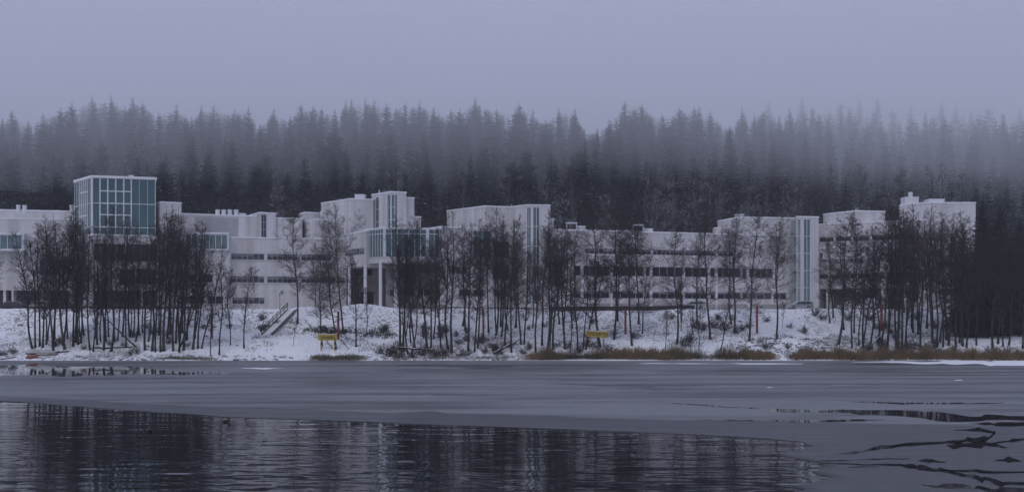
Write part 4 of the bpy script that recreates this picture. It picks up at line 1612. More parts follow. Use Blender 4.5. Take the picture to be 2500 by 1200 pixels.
NEAR = [(2395, 470, 812, 'dark green spruce with the highest pointed top at the right end of the bank', 1.0), (2448, 498, 812, 'dark spruce just right of the highest pointed spruce', 1.0), (2492, 520, 810, 'dark spruce cut by the right edge of the picture', 1.0),
        (2352, 548, 806, 'lower dark spruce left of the highest pointed spruce', .95), (2470, 570, 808, 'dense low spruce between the tall spruces near the right edge', 1.1), (2372, 640, 818, 'lowest dark spruce under the highest pointed one', 1.2), (2425, 560, 816, 'shorter dark spruce before the two tallest dark spruces', 1.0), (2535, 500, 812, 'dark spruce mostly beyond the right edge of the picture', 1.0)]
for i, (px, ty, by, lb, wd) in enumerate(NEAR):
    p = on_ground(px, by)
    p = p - np.array((0, 0, .2))
    put_spruce(SPRN[i % 2], p, zat(ty, p[1]) - p[2], lb, wide=wd)

SKY = [(5, 285), (30, 265), (68, 292), (105, 275), (150, 258), (180, 250), (225, 231), (275, 228), (305, 258), (325, 234), (350, 246), (385, 268), (430, 250), (468, 282), (490, 254), (520, 254), (570, 262), (605, 255), (632, 300), (665, 262), (705, 280), (735, 250), (765, 256), (785, 260),
       (820, 264), (845, 242), (860, 238), (893, 235), (910, 240), (945, 250), (987, 247), (1025, 243), (1055, 257), (1072, 270), (1105, 263), (1125, 262), (1162, 235), (1215, 262), (1255, 264), (1270, 250), (1300, 265), (1330, 290), (1365, 258), (1403, 262), (1430, 310), (1460, 306), (1485, 290), (1525, 243), (1567, 250), (1618, 276), (1660, 258), (1690, 258), (1707, 257),
       (1735, 266), (1782, 304), (1815, 260), (1842, 275), (1875, 245), (1900, 280), (1930, 260), (1960, 232), (1985, 258), (2025, 262), (2050, 246), (2075, 255), (2100, 240), (2142, 236), (2180, 262), (2225, 250), (2260, 268), (2300, 242), (2330, 250), (2372, 262), (2410, 256), (2450, 272), (2490, 262)]
DARKS = [(1965, 318, 'darker spruce standing out before the fog behind the angled wing'), (2027, 374, 'short dark spruce below the fog behind the angled wing'), (1893, 330, 'dark spruce in the fog left of the darker pair behind the angled wing'), (1430, 345, 'dark pointed spruce behind the long office wing roof'), (1782, 306, 'slender dark spruce in the fog behind the long wing'), (475, 330, 'spruce with snow-striped branches behind the glass tower')]


def hill_fit(px, py, h):
    """distance at which a tree of height h standing on the hill tops out at the photo row"""
    k = (px - CX) / F
    Ds = np.arange(268, 620, 1.0)
    gap = zat(py, Ds) - hill_z(k * Ds, Ds)
    i = int(np.argmax(gap < h)) if (gap < h).any() else len(Ds) - 1
    return Ds[i]


used = []
for i, (px, py) in enumerate(SKY):
    h = R.uniform(22, 27)
    D = hill_fit(px, py, h)
    x = (px - CX) / F * D
    z = float(hill_z(x, D))
    put_spruce(SPR[R.randrange(5)], (x, D, z), zat(py, D) - z, 'misty spruce whose top is the %s from the left along the foggy skyline' % ordinal(i), 'skyline spruces on the foggy hill', wide=R.uniform(.85, 1.2))
    used.append((x, D))
DK = []
for px, py, lb in DARKS:
    h = 29 if py < 350 else 24
    D = hill_fit(px, py, h)
    x = (px - CX) / F * D
    z = float(hill_z(x, D))
    put_spruce(SPR[R.randrange(5)], (x, D, z), zat(py, D) - z, lb, wide=1.0)
    used.append((px, D))
    DK.append((px, D))
cand = []
g = np.random.default_rng(99)
while len(cand) < 1400:
    px, D = g.uniform(-140, 2640), 262 + 230 * g.uniform(0, 1) ** .85
    D += float(hill_start(px)) - 262 + 9
    x = (px - CX) / F * D
    if any(abs(px - a) < 24 and D < b + 14 for a, b in DK) and D > float(hill_start(px)) + 34:
        continue                                    # keep the view of the dark single spruces open
    if all((x - a) ** 2 + (D - b) ** 2 > 8 for a, b in cand[-350:]):
        cand.append((x, D))


def BEHIND(px):
    for lim_, nm in ((180, 'left wing'), (440, 'glass tower'), (784, 'laboratory wing'), (1075, 'central building'), (1350, 'stair-tower block'), (1700, 'left half of the long office wing'), (2000, 'right half of the long office wing'), (2195, 'angled wing')):
        if px < lim_:
            return nm
    return 'end block'


used_n, rest = 0, []
cand.sort(key=lambda c: c[1])
for x, D in cand:
    z = float(hill_z(x, D))
    px = CX + x / D * F
    lim = np.interp(px, [p[0] for p in SKY], [p[1] for p in SKY]) + 14
    h = min(g.uniform(15, 26), zat(lim, D) - z)
    if h < 9:
        continue
    if used_n < 205 and -20 < px < 2520:
        pine_ = R.random() < .14
        put_spruce(PINE[R.randrange(2)] if pine_ else SPR[R.randrange(5)], (x, D, z), h, ('round-topped pine' if pine_ else 'dark spruce') + ' on the lower foggy hillside behind the ' + BEHIND(px), ('hillside pines behind the ' if pine_ else 'hillside spruces behind the ') + BEHIND(px), 'pine_tree' if pine_ else 'spruce_tree', wide=R.uniform(.8, 1.25))
        used_n += 1
    else:
        rest.append((x, D, z, h))
# the wood behind: one mass
lows = [join([tuple_ for tuple_ in [spruce(200 + q, Rm=4.0, whorls=26, per=9, segs=2, w=.7)[1]]]) for q in range(4)]
vs, fs, o_ = [], [], 0
for x, D, z, h in rest:
    v, f = lows[int(g.integers(4))]
    a = g.uniform(0, 6.28)
    ca, sa = math.cos(a), math.sin(a)
    s_ = h / 24
    wd = s_ * g.uniform(.9, 1.3)
    q = np.stack([(v[:, 0] * ca - v[:, 1] * sa) * wd + x, (v[:, 0] * sa + v[:, 1] * ca) * wd + D, v[:, 2] * s_ + z], -1)
    vs.append(q)
    fs.append(f + o_)
    o_ += len(v)
tag(link('forest', np_mesh('forest', np.vstack(vs), np.vstack(fs), SPRUCE)), 'mass of misty spruces filling the hillside behind', 'forest', kind='stuff')

# bare trees at the foot of the hill, some white with snow
FR = [(672, 455), (1340, 440), (1375, 470), (1590, 400), (1625, 420), (1690, 430), (1745, 420), (1930, 440), (2100, 400), (2200, 405), (2300, 395), (2350, 420), (970, 405), (235, 420), (1480, 470), (1840, 430)]
for i, (px, py) in enumerate(sorted(FR)):
    D = float(hill_start(px)) + R.uniform(1, 8)
    x = (px - CX) / F * D
    z = float(hill_z(x, D))
    put_tree('frosted_tree', FROSTY[i % 3], (x, D, z), (x, zat(py, D)), 20.0, 'bare tree with snow-lined branches, %s from the left at the foot of the forest' % ordinal(i), 'tree', 'snow-lined bare trees before the forest')
for i, px in enumerate((1245, 1395, 1640, 1762, 1872, 1916, 1948, 2030, 430, 1130)):
    D = float(hill_start(px)) + R.uniform(1, 6)
    x = (px - CX) / F * D
    z = float(hill_z(x, D))
    put_tree('birch_tree', PALE[i % 2], (x, D, z), (x + R.uniform(-.6, .6), zat(R.uniform(370, 440), D)), 20.0, 'slender pale birch, %s from the left before the dark forest' % ordinal(sorted((1245, 1395, 1640, 1762, 1872, 1916, 1948, 2030, 430, 1130)).index(px)), 'tree', 'slender birches before the forest')

# ------------------------------------------------------------------ things on the bank
def lettering(parent, text, m, M, width, height):
    cu = bpy.data.curves.new('lettering', 'FONT')
    cu.body = text
    cu.align_x, cu.align_y = 'CENTER', 'CENTER'
    cu.extrude = 0.01
    tmp = bpy.data.objects.new('lettering_tmp', cu)
    COL.objects.link(tmp)
    bpy.context.view_layer.update()
    me = bpy.data.meshes.new_from_object(tmp.evaluated_get(bpy.context.evaluated_depsgraph_get()))
    bpy.data.objects.remove(tmp)
    co = np.array([v.co[:] for v in me.vertices])
    lo, hi = co.min(0), co.max(0)
    ce = (lo + hi) / 2
    for v in me.vertices:
        v.co.x = (v.co.x - ce[0]) / (hi[0] - lo[0]) * width
        v.co.y = (v.co.y - ce[1]) / (hi[1] - lo[1]) * height
    me.materials.clear()
    me.materials.append(m)
    o = link('lettering', me, parent)
    o.matrix_local = M
    return o


def pipe_sign(px0, px1, pyt, pyb, legs, text, label, tilt, braces):
    pm = on_ground((px0 + px1) / 2, max(l[1] for l in legs))
    D = pm[1]
    xc = ((px0 + px1) / 2 - CX) / F * D
    o = thing('pipeline_sign', label, 'sign', (xc, D, pm[2]), 'yellow pipeline signs')
    wd, hg = (px1 - px0) / F * D, (pyb - pyt) / F * D
    zc = zat((pyt + pyb) / 2, D) - pm[2]
    Mb = Matrix.Translation((0, 0, zc)) @ Matrix.Rotation(tilt, 4, 'Y')
    mb = MB()
    nb = 10
    for i in range(nb):       # the board is nailed up from upright planks
        a = -wd / 2 + wd * i / nb
        mb.box(a + .006, a + wd / nb - .006, -.03 + (i % 2) * .006, .03, -hg / 2, hg / 2, Mb)
    bd = mb.build('board', YEL, o)
    lettering(bd, text, INK, Mb @ Matrix.Translation((0, -.045, -.02)) @ Matrix.Rotation(math.radians(90), 4, 'X'), wd * .74 if len(text) < 8 else wd * .95, hg * .62)
    mb = MB()
    mb.box(-wd / 2 - .02, wd / 2 + .02, -.05, .05, hg / 2, hg / 2 + .06, Mb)
    mb.build('snow_layer', CAP, bd)
    for lx, ly in legs:
        x = (lx - CX) / F * D - xc
        zb = float(bank_z(x + xc, D)) - pm[2] - .3
        zt = zc - hg / 2 + .3
        post = None
        n = 7
        mb = MB()
        for i in range(n):
            a, b = zb + (zt - zb) * i / n, zb + (zt - zb) * (i + 1) / n
            mb.box(x - .085, x + .085, .035, .2, a, b, None, i % 2)
        mb.build('post', [INK, YEL], o)
    for (ax, ay, bx, by) in braces:
        xa, za = (ax - CX) / F * D - xc, zat(ay, D) - pm[2]
        g_ = on_ground(bx, by)
        mb = MB()
        mb.bar((xa, .2, za), (g_[0] - xc, max(.6, g_[1] - D), g_[2] - pm[2] - .1), .09)
        mb.build('brace', DWOOD, o)
    return o


pipe_sign(776, 822.5, 815, 830, [(784, 854), (817, 858)], 'VIEMÄRI', 'yellow plank sign reading VIEMÄRI on striped posts below the stairs', math.radians(.5), [(795, 829, 813, 849), (829, 826, 853, 851), (787, 830, 788, 848)])
pipe_sign(1431, 1485.5, 807.5, 822.5, [(1439, 852), (1474, 850)], 'VESIJOHTO', 'yellow plank sign reading VESIJOHTO, leaning slightly, among bare trees', math.radians(3.2), [(1458, 822, 1458, 846)])

# red lamp posts along the footpath
LP = [(517, 762, 826), (826, 760, 828), (1180, 754, 822), (1527, 747, 815), (1848, 746, 812), (2152, 742, 806), (2411, 742, 810)]
LPL = ['below the thicket edge left of the stairs', 'standing just behind the VIEMÄRI sign', 'among bare trees below the stair-tower block', 'standing free right of the VESIJOHTO sign', 'standing free below the silver car', 'hidden among trees below the angled wing', 'standing before the dark spruces']
for (px, ty, by), lb in zip(LP, LPL):
    p = on_ground(px, by)
    h = zat(ty, p[1]) - p[2]
    o = thing('lamp_post', 'square red lamp post ' + lb, 'lamp post', p, 'red lamp posts along the footpath')
    mb = MB()
    mb.box(-.17, .17, -.17, .17, -.4, h)
    mb.build('column', REDP, o)
    mb = MB()
    mb.box(-.19, .19, -.19, .19, h, h + .06)
    mb.build('top_cap', BLACK, o)
    sg = 1 if px != 1180 else -1
    mb = MB()
    mb.bar((sg * .17, 0, h - .16), (sg * .75, 0, h - .12), .08)
    mb.build('arm', BLACK, o)
    mb = MB()
    mb.loft([[(sg * (.45 + a), b, h - .30 + c) for a, b, c in ((0, -.16 * q, 0), (.6 * q, -.16 * q, 0), (.6 * q, .16 * q, 0), (0, .16 * q, 0))] for q, c in ((1, 0),)] + [[(sg * (.5 + a), b, h - .08) for a, b in ((0, -.08), (.4, -.08), (.4, .08), (0, .08))]])
    mb.build('lamp_head', BLACK, o)

# stairs up the bank
pa, pb = on_ground(651, 818), on_ground(714, 756)
pb = np.array((pb[0], pb[1], float(bank_z(pb[0], pb[1])) + .05))
o = thing('bank_stairs', 'wooden bank stairs with handrail, leading up the snowy slope to the plateau', 'stairs', pa)
dv = Vector(pb) - Vector(pa)
nst = 27
run = Vector((dv.x, dv.y, 0))
ax = run.normalized()
acr = Vector((ax.y, -ax.x, 0))
Ms = Matrix(((acr.x, ax.x, 0, 0), (acr.y, ax.y, 0, 0), (0, 0, 1, 0), (0, 0, 0, 1)))
Lr = run.length
stm = MB()
stm.box(-.85, .85, -.02, Lr / nst + .05, -.16, 0)
stme = bpy.data.meshes.new('step')
stme.from_pydata(stm.v, [], stm.f)
stme.materials.append(CAP)
for i in range(nst):
    q = link('step', stme, o)
    q.matrix_local = Matrix.Translation(Vector((0, 0, .12)) + dv * (i / nst)) @ Ms
for sx in (-1, 1):
    mb = MB()
    a = acr * .93 * sx + Vector((0, 0, .1))
    mb.bar(a, a + dv, .1, .2)
    mb.build('stringer', DWOOD, o)
for sx in (-1,):
    for hz in (.75, 1.2):
        mb = MB()
        a = acr * .93 * sx + Vector((0, 0, hz))
        mb.bar(a - dv * .02, a + dv * 1.02, .1)
        mb.build('handrail', DWOOD, o)
    for i in range(8):
        a = acr * .93 * sx + dv * (i / 7)
        mb = MB()
        mb.box(a.x - .05, a.x + .05, a.y - .05, a.y + .05, a.z - .2, a.z + 1.25)
        mb.build('baluster', DWOOD, o)
mb = MB()
a = acr * 1.0 + Vector((0, 0, .45))
mb.bar(a - dv * .05, a + dv * .9, .08)
mb.build('handrail', DWOOD, o)


def rail(name, label, pts, h0, h1, m, every=3.0, cat='railing', wid=.1):
    P3 = []
    for px, D in pts:
        x = (px - CX) / F * D
        P3.append(Vector((x, D, float(bank_z(x, D)))))
    o = thing(name, label, cat, P3[0])
    b0 = P3[0]
    for a, b in zip(P3[:-1], P3[1:]):
        L = (b - a).length
        k = max(1, round(L / 6))
        for i in range(k):
            p, q = a + (b - a) * (i / k), a + (b - a) * ((i + 1) / k)
            mb = MB()
            up = Vector((0, 0, (h0 + h1) / 2))
            d = (q - p).normalized()
            nn = Vector((d.y, -d.x, 0)).normalized() * wid / 2
            A, Bq = p - b0, q - b0
            pts8 = [A + nn, Bq + nn, Bq - nn, A - nn]
            lo = [v + Vector((0, 0, h0)) for v in pts8]
            hi = [v + Vector((0, 0, h1)) for v in pts8]
            for fq in ((lo[0], lo[1], hi[1], hi[0]), (lo[1], lo[2], hi[2], hi[1]), (lo[2], lo[3], hi[3], hi[2]), (lo[3], lo[0], hi[0], hi[3]), (hi[0], hi[1], hi[2], hi[3]), (lo[3], lo[2], lo[1], lo[0])):
                mb.face(fq)
            mb.build('rail', m, o)
        n = max(1, round(L / every))
        for i in range(n):
            p = a + (b - a) * (i / n) - b0
            mb = MB()
            mb.box(p.x - .06, p.x + .06, p.y + wid / 2 + .005, p.y + wid / 2 + .12, p.z - .4, p.z + h1 - .05)
            mb.build('post', m, o)
    return o


rail('guard_rail', 'dark guard rail along the plateau edge behind the left thicket', [(-60, 219.5), (120, 219.5), (300, 219.8), (430, 220), (492, 222)], .12, .5, RETAIN)
rail('guard_rail', 'dark guard rail on the plateau edge below the stair-tower block', [(1085, 219.6), (1200, 219.6), (1345, 220)], .22, .38, RETAIN)
# retaining wall with railing before the long wing
rw = rail('retaining_wall', 'low dark retaining wall before the long office wing', [(1340, 219.2), (1480, 219.4), (1600, 220), (1695, 222)], -.6, .75, RETAIN, 400, 'wall', .4)
rail('steel_railing', 'thin steel railing above the dark retaining wall', [(1420, 221), (1560, 221), (1640, 222)], 1.15, 1.22, FRAME, 2.5, 'railing', .05)


# ------------------------------------------------------------------ cars
TYRE = mat('tyre_rubber', (0.015, 0.015, 0.016), 0.85, 0.2)
RIMM = mat('wheel_rim', (0.35, 0.35, 0.37), 0.4, 0.5, metal=.6)
CARG = mat('car_glass', (0.015, 0.017, 0.02), 0.06, 0.6)
LRED = mat('tail_light_red', (0.20, 0.01, 0.012), 0.3, 0.5)
LWH = mat('headlight_clear', (0.55, 0.56, 0.58), 0.2, 0.5)


def car(name, label, px, D, yaw, paint, prof, glassz, L, wd, belt):
    """prof: closed side outline (x forward, z); glass: list of side window quads"""
    x = (px - CX) / F * D
    z = float(bank_z(x, D))
    o = thing(name, label, 'van' if 'van' in name else 'car', (x, D, z), None, yaw)
    rings = []
    for q, (yy, inset) in enumerate(((-wd / 2 + .02, .06), (-wd / 2, 0.0), (-wd / 2 + .10, -1), (wd / 2 - .10, -1), (wd / 2, 0.0), (wd / 2 - .02, .06))):
        pass
    ys_ = [(-1, 0), (1, 0)]

    def row(f):
        out = []
        for px_, pz in prof:
            half = wd / 2 * (1 - .20 * max(0, (pz - belt)) / .6) - (.0 if .35 < pz < belt + .05 else .05)
            out.append((px_, f * half, pz))
        return out
    mb = MB()
    r_ = [row(-1), row(-.86), row(0), row(.86), row(1)]
    for k in (1, 2, 3):
        f = (-.86, 0, .86)[k - 1]
        r_[k] = [(a, b, c + (.035 if c > belt + .3 else .02)) for a, b, c in r_[k]]
    mb.loft(r_)
    mb.build('body', paint, o, smooth=False)
    for sgn in (-1, 1):
        for qd in glassz:
            mb = MB()
            pts = []
            for gx, gz in qd:
                half = wd / 2 * (1 - .20 * max(0, (gz - belt)) / .6) + .008
                pts.append((gx, sgn * half, gz))
            back = [(a, b - sgn * .03, c) for a, b, c in pts]
            mb.loft([back, pts])
            mb.build('side_window', CARG, o)
    xs_ = [p[0] for p in prof]
    for wx in (L * .5 - .88, -L * .5 + .92):
        for sgn in (-1, 1):
            M = Matrix.Translation((wx, sgn * (wd / 2 - .19), .32)) @ Matrix.Rotation(-sgn * math.pi / 2, 4, 'X')
            wh = MB()
            wh.cyl(M, .32, .32, .215, 20)
            w_ = wh.build('wheel', TYRE, o)
            wh = MB()
            wh.cyl(M @ Matrix.Translation((0, 0, .2)), .21, .19, .03, 16)
            wh.build('rim', RIMM, w_)
    for sgn in (-1, 1):
        mb = MB()
        mb.box(L / 2 - .22, L / 2 - .03, sgn * wd * .36 - .2, sgn * wd * .36 + .2, .62, .76)
        mb.build('headlight', LWH, o)
        mb = MB()
        mb.box(-L / 2 - .015, -L / 2 + .12, sgn * wd * .42 - .1, sgn * wd * .42 + .1, .72, 1.02)
        mb.build('tail_light', LRED, o)
        mb = MB()
        mb.box(L * .16, L * .16 + .18, sgn * (wd / 2 + .02), sgn * (wd / 2 + .18), belt + .02, belt + .16)
        mb.build('mirror', BLACK, o)
    zr = max(p[1] for p in prof)
    for a, b, nm, mm in (((L * .13, belt + .06), (.02 * L, zr - .06), 'windscreen', CARG), ((-L / 2 + .02, belt + .1), (-L / 2 + .28, zr - .12), 'rear_window', CARG)):
        mb = MB()
        hw = wd / 2 * .8
        f = .05 if nm == 'windscreen' else -.05
        mb.loft([[(a[0], -hw, a[1]), (a[0], hw, a[1]), (b[0], hw * .92, b[1]), (b[0], -hw * .92, b[1])], [(a[0] + f * 1.4, -hw, a[1] + .03), (a[0] + f * 1.4, hw, a[1] + .03), (b[0] + f * 1.4, hw * .92, b[1] + .03), (b[0] + f * 1.4, -hw * .92, b[1] + .03)]])
        mb.build(nm, mm, o)
    return o


EST = [(2.3, .28), (2.32, .55), (2.2, .76), (1.5, .90), (1.15, .97), (.42, 1.43), (.0, 1.49), (-1.0, 1.50), (-1.85, 1.44), (-2.25, .98), (-2.32, .72), (-2.28, .30), (-1.78, .22), (1.75, .22)]
ESTG = [[(.98, 1.0), (.42, 1.38), (.12, 1.40), (.10, 1.0)], [(.03, 1.0), (.03, 1.41), (-.85, 1.42), (-.88, 1.0)], [(-.96, 1.0), (-.94, 1.42), (-1.70, 1.37), (-1.95, 1.04)]]
VAN = [(2.45, .3), (2.48, .7), (2.35, .98), (1.65, 1.12), (1.05, 1.86), (.8, 1.93), (-2.2, 1.95), (-2.42, 1.85), (-2.45, .8), (-2.4, .3), (-1.9, .24), (1.85, .24)]
VANG = [[(1.5, 1.16), (1.02, 1.78), (.62, 1.78), (.60, 1.16)]]
SILV = mat('silver_paint', (0.40, 0.41, 0.43), 0.32, 0.5, metal=.35, var=.05, scale=1)
WPNT = mat('white_paint', (0.62, 0.62, 0.64), 0.35, 0.5, var=.05, scale=1)
DPNT = mat('dark_paint', (0.03, 0.032, 0.04), 0.25, 0.5)
car('parked_car', 'silver estate car parked on the plateau before the slim stair tower', 1952, 222.8, math.radians(180 + 8), SILV, EST, ESTG, 4.64, 1.8, .98)
car('parked_van', 'white van parked before the dark openings of the angled wing', 2108, 224.5, math.radians(180 - 12), WPNT, VAN, VANG, 4.9, 1.95, 1.15)
car('parked_car', 'white car half hidden by trees left of the white van', 2076, 226.5, math.radians(170), WPNT, EST, ESTG, 4.64, 1.8, .98)
car('parked_car', 'dark car parked under the left wing behind the guard rail', 42, 230.5, math.radians(4), DPNT, EST, ESTG, 4.64, 1.8, .98)
car('parked_car', 'white car parked right of the dark car under the left wing', 92, 231, math.radians(172), WPNT, EST, ESTG, 4.64, 1.8, .98)
car('parked_car', 'grey car on the plateau beside the end of the retaining wall', 1690, 226.5, math.radians(186), SILV, EST, ESTG, 4.64, 1.8, .98)

# parking sign and satellite dish by the right wing
D = 226
x = (2096 - CX) / F * D
z = float(bank_z(x, D))
o = thing('parking_sign', 'small blue round traffic sign on a pole above the white van', 'sign', (x, D, z))
mb = MB()
mb.cyl(Matrix.Identity(4), .035, .035, 3.4, 8)
mb.build('pole', FRAME, o)
mb = MB()
mb.cyl(Matrix.Translation((0, -.05, 3.05)) @ Matrix.Rotation(math.radians(90), 4, 'X'), .33, .33, .03, 20)
mb.build('disc', mat('sign_blue', (.03, .07, .25), .4, .4), o)
D = 230
x = (2222 - CX) / F * D
z = float(bank_z(x, D))
o = thing('satellite_dish', 'white satellite dish tilted up before the angled wing', 'dish', (x, D, z))
mb = MB()
mb.cyl(Matrix.Identity(4), .06, .06, 2.4, 8)
mb.build('mast', FRAME, o)
rg = []
Mr = Matrix.Translation((0, -.1, 2.5)) @ Matrix.Rotation(math.radians(65), 4, 'X') @ Matrix.Rotation(.3, 4, 'Y')
for q in range(7):
    r = .08 + .55 * q / 6
    rg.append([Mr @ Vector((r * math.cos(a), r * math.sin(a), .45 * (r / .63) ** 2)) for a in np.linspace(0, 2 * math.pi, 20, endpoint=False)])
for q in range(6, -1, -1):
    r = .08 + .55 * q / 6
    rg.append([Mr @ Vector((r * math.cos(a), r * math.sin(a), .45 * (r / .63) ** 2 + .025)) for a in np.linspace(0, 2 * math.pi, 20, endpoint=False)])
mb = MB()
mb.loft(rg)
mb.build('bowl', WHITE, o, smooth=True)
# slim lamp standard beside the laboratory wing
D = 223
x = (683 - CX) / F * D
z = float(bank_z(x, D))
o = thing('lamp_standard', 'thin dark lamp standard before the laboratory wing wall', 'lamp', (x, D, z))
mb = MB()
mb.cyl(Matrix.Identity(4), .05, .04, 2.6, 8)
mb.build('pole', BLACK, o)
mb = MB()
mb.cyl(Matrix.Translation((0, 0, 2.6)), .09, .16, .18, 10)
mb.build('lamp_head', BLACK, o)


# ------------------------------------------------------------------ boats, logs, ducks
def boat(label, px, py, L, wd, h, yaw, m, tilt=0.0):
    p = on_ground(px, py)
    o = thing('upturned_boat', label, 'boat', p - np.array((0, 0, .05)), 'boats on the shore', yaw)
    o.rotation_euler[0] = tilt
    rg = []
    for t in np.linspace(-1, 1, 13):
        b = wd / 2 * max(.03, (1 - abs(t) ** (2.2 if t > 0 else 4)) ** .7)
        hh = h * (.8 + .2 * t * t)
        keel = h * (1.0 - .35 * abs(t) ** 3)
        rg.append([(t * L / 2, -b, 0), (t * L / 2, -b * .95, keel * .45), (t * L / 2, -b * .6, keel * .85), (t * L / 2, 0, keel), (t * L / 2, b * .6, keel * .85), (t * L / 2, b * .95, keel * .45), (t * L / 2, b, 0)])
    mb = MB()
    mb.loft(rg)
    mb.build('hull', m, o, smooth=True)
    mb = MB()
    mb.box(-L * .42, L * .42, -.03, .03, h * .93, h * 1.05)
    mb.build('keel', m, o)
    for sgn in (-1, 1):
        mb = MB()
        q = [(r[0][0], sgn * abs(r[0][1]) * 1.02, .03) for r in rg]
        for a, b in zip(q[:-1], q[1:]):
            mb.bar(a, b, .07)
        mb.build('gunwale', DWOOD, o)
    return o


boat('pale snow-covered upturned rowing boat at the foot of the left thicket', 98, 862, 4.6, 1.5, .62, .12, mat('snowy_hull', (.52, .50, .50), .8, .2, col2=(.28, .25, .23), scale=1.4))
boat('tan upturned rowing boat beside the pale one on the left shore', 116, 866, 3.4, 1.1, .45, .22, mat('tan_hull', (.17, .13, .095), .8, .2, col2=(.45, .44, .45), scale=2.2))
boat('small orange-red upturned dinghy on the left shore', 78, 873, 1.9, .9, .42, .08, mat('red_hull', (.20, .035, .02), .6, .3, col2=(.25, .08, .06), scale=3))
boat('dark upturned boat at the left edge of the shore', -6, 866, 3.0, 1.2, .7, .0, mat('black_hull', (.025, .025, .028), .6, .3, col2=(.3, .3, .31), scale=2))


def log(name, label, a, b, r, lift_a=0.0, lift_b=0.0, snow=True, twigs=0):
    A, Bq = on_ground(*a), on_ground(*b)
    A[2] += lift_a + r * .6
    Bq[2] += lift_b + r * .6
    o = thing(name, label, 'log', A)
    d = Bq - A
    n = 9
    g2 = np.random.default_rng(int(a[0]))
    P = np.array([d * t for t in np.linspace(0, 1, n)]) + g2.normal(0, r * .35, (n, 3))
    rad = np.linspace(r, r * .5, n)
    link('stem', np_mesh('stem', *tubes(P[None], rad[None], 8), BARK, True), o)
    if snow:
        link('snow_layer', np_mesh('snow_layer', *tubes((P + np.array((0, 0, r * .62)))[None], (rad * .62)[None], 6), CAP, True), o)
    if twigs:
        L1, R1 = spawn(g2, P[None], rad[None] * .5, twigs, .25, 1, .35, 50, .4, 6, .5)
        L2, R2 = spawn(g2, L1, R1, 5, .2, 1, .5, 40, .3, 4, .7)
        link('branches', np_mesh('branches', *join([tubes(L1, np.maximum(R1, .025), 4), tubes(L2, np.maximum(R2, .014), 3)]), TWIG), o)
    return o


def raised(px, py, D):
    return np.array(((px - CX) / F * D, D, zat(py, D)))


log('fallen_log', 'dark log lying flat among the thicket trunks', (228, 850), (322, 848), .16)
log('fallen_log', 'snow-topped log beside the boats on the left shore', (128, 862), (168, 858), .2)
log('fallen_log', 'short log at the water line on the left shore', (2, 878), (40, 872), .13)
log('fallen_log', 'small drift log at the water line below the thicket', (292, 879), (314, 872), .13)
log('fallen_tree', 'leaning dead trunk slanting across the left thicket', (330, 850), (250, 840), .14, 0.2, 4.6, False)
log('fallen_tree', 'fallen tree with bare branches at the shore below the glazed corner', (1058, 866), (958, 866), .18, .6, 1.2, True, 14)
log('fallen_tree', 'fallen branchy tree at the shore below the stair-tower block', (1205, 868), (1268, 846), .2, .3, 1.0, True, 12)
log('fallen_tree', 'snow-lined leaning dead tree below the angled wing', (2120, 852), (2180, 830), .12, .2, 2.4, True, 8)
log('fallen_tree', 'fallen stem under the crowded trees at the right end of the bank', (2270, 862), (2190, 846), .12, .1, .8, True, 8)


def duck(label, px, py, yaw, body, head):
    p = on_lake(px, py)
    o = thing('duck', label, 'duck', (p[0], p[1], .0), 'ducks on the open water', yaw)
    SP = [(-.30, .115, .012, .008), (-.25, .105, .05, .022), (-.18, .085, .09, .06), (-.08, .07, .115, .085), (.03, .065, .115, .09), (.11, .07, .095, .085), (.155, .10, .065, .07), (.175, .15, .042, .048), (.19, .195, .042, .045), (.215, .225, .043, .042), (.24, .222, .036, .034), (.262, .212, .022, .018), (.30, .205, .022, .010), (.325, .203, .012, .006)]
    rg = []
    n = len(SP)
    for i, (sx, sz, ry, rz) in enumerate(SP):
        a, b = SP[max(0, i - 1)], SP[min(n - 1, i + 1)]
        tx, tz = b[0] - a[0], b[1] - a[1]
        L = math.hypot(tx, tz)
        nx, nz = -tz / L, tx / L
        rg.append([(sx + nx * rz * math.sin(q), ry * math.cos(q), sz + nz * rz * math.sin(q)) for q in np.linspace(0, 2 * math.pi, 14, endpoint=False)])
    mb = MB()
    mb.loft(rg)
    mb.m = []
    for i in range(n - 1):
        mb.m += [0 if i < 6 else (1 if i < 10 else 2)] * 14
    mb.m += [0, 2]
    mb.build('body', [body, head, mat('bill', (.12, .08, .03), .5, .3)], o, smooth=True)
    for sgn in (-1, 1):
        w_ = MB()
        rr = []
        for t in np.linspace(-1, 1, 9):
            k = math.sqrt(max(.0, 1 - t * t)) + .04
            rr.append([(-.06 + t * .17, sgn * (.095 + .018 * k * math.cos(q) - .03 * abs(t)), .10 + .05 * k * math.sin(q)) for q in np.linspace(0, 2 * math.pi, 10, endpoint=False)])
        w_.loft(rr)
        w_.build('wing', body, o, smooth=True)
    return o


DB = mat('duck_brown', (.075, .045, .03), .8, .2, col2=(.03, .02, .015), scale=25)
duck('brown duck swimming to the right near the thin ice edge', 552, 1029, 0.1, DB, mat('duck_head_brown', (.03, .022, .018), .8, .2))
duck('dark duck heading away on the dark water at lower left', 366, 1052, 1.9, mat('duck_grey', (.05, .05, .05), .8, .2, col2=(.02, .02, .02), scale=25), mat('duck_head_dark', (.012, .02, .015), .5, .4))

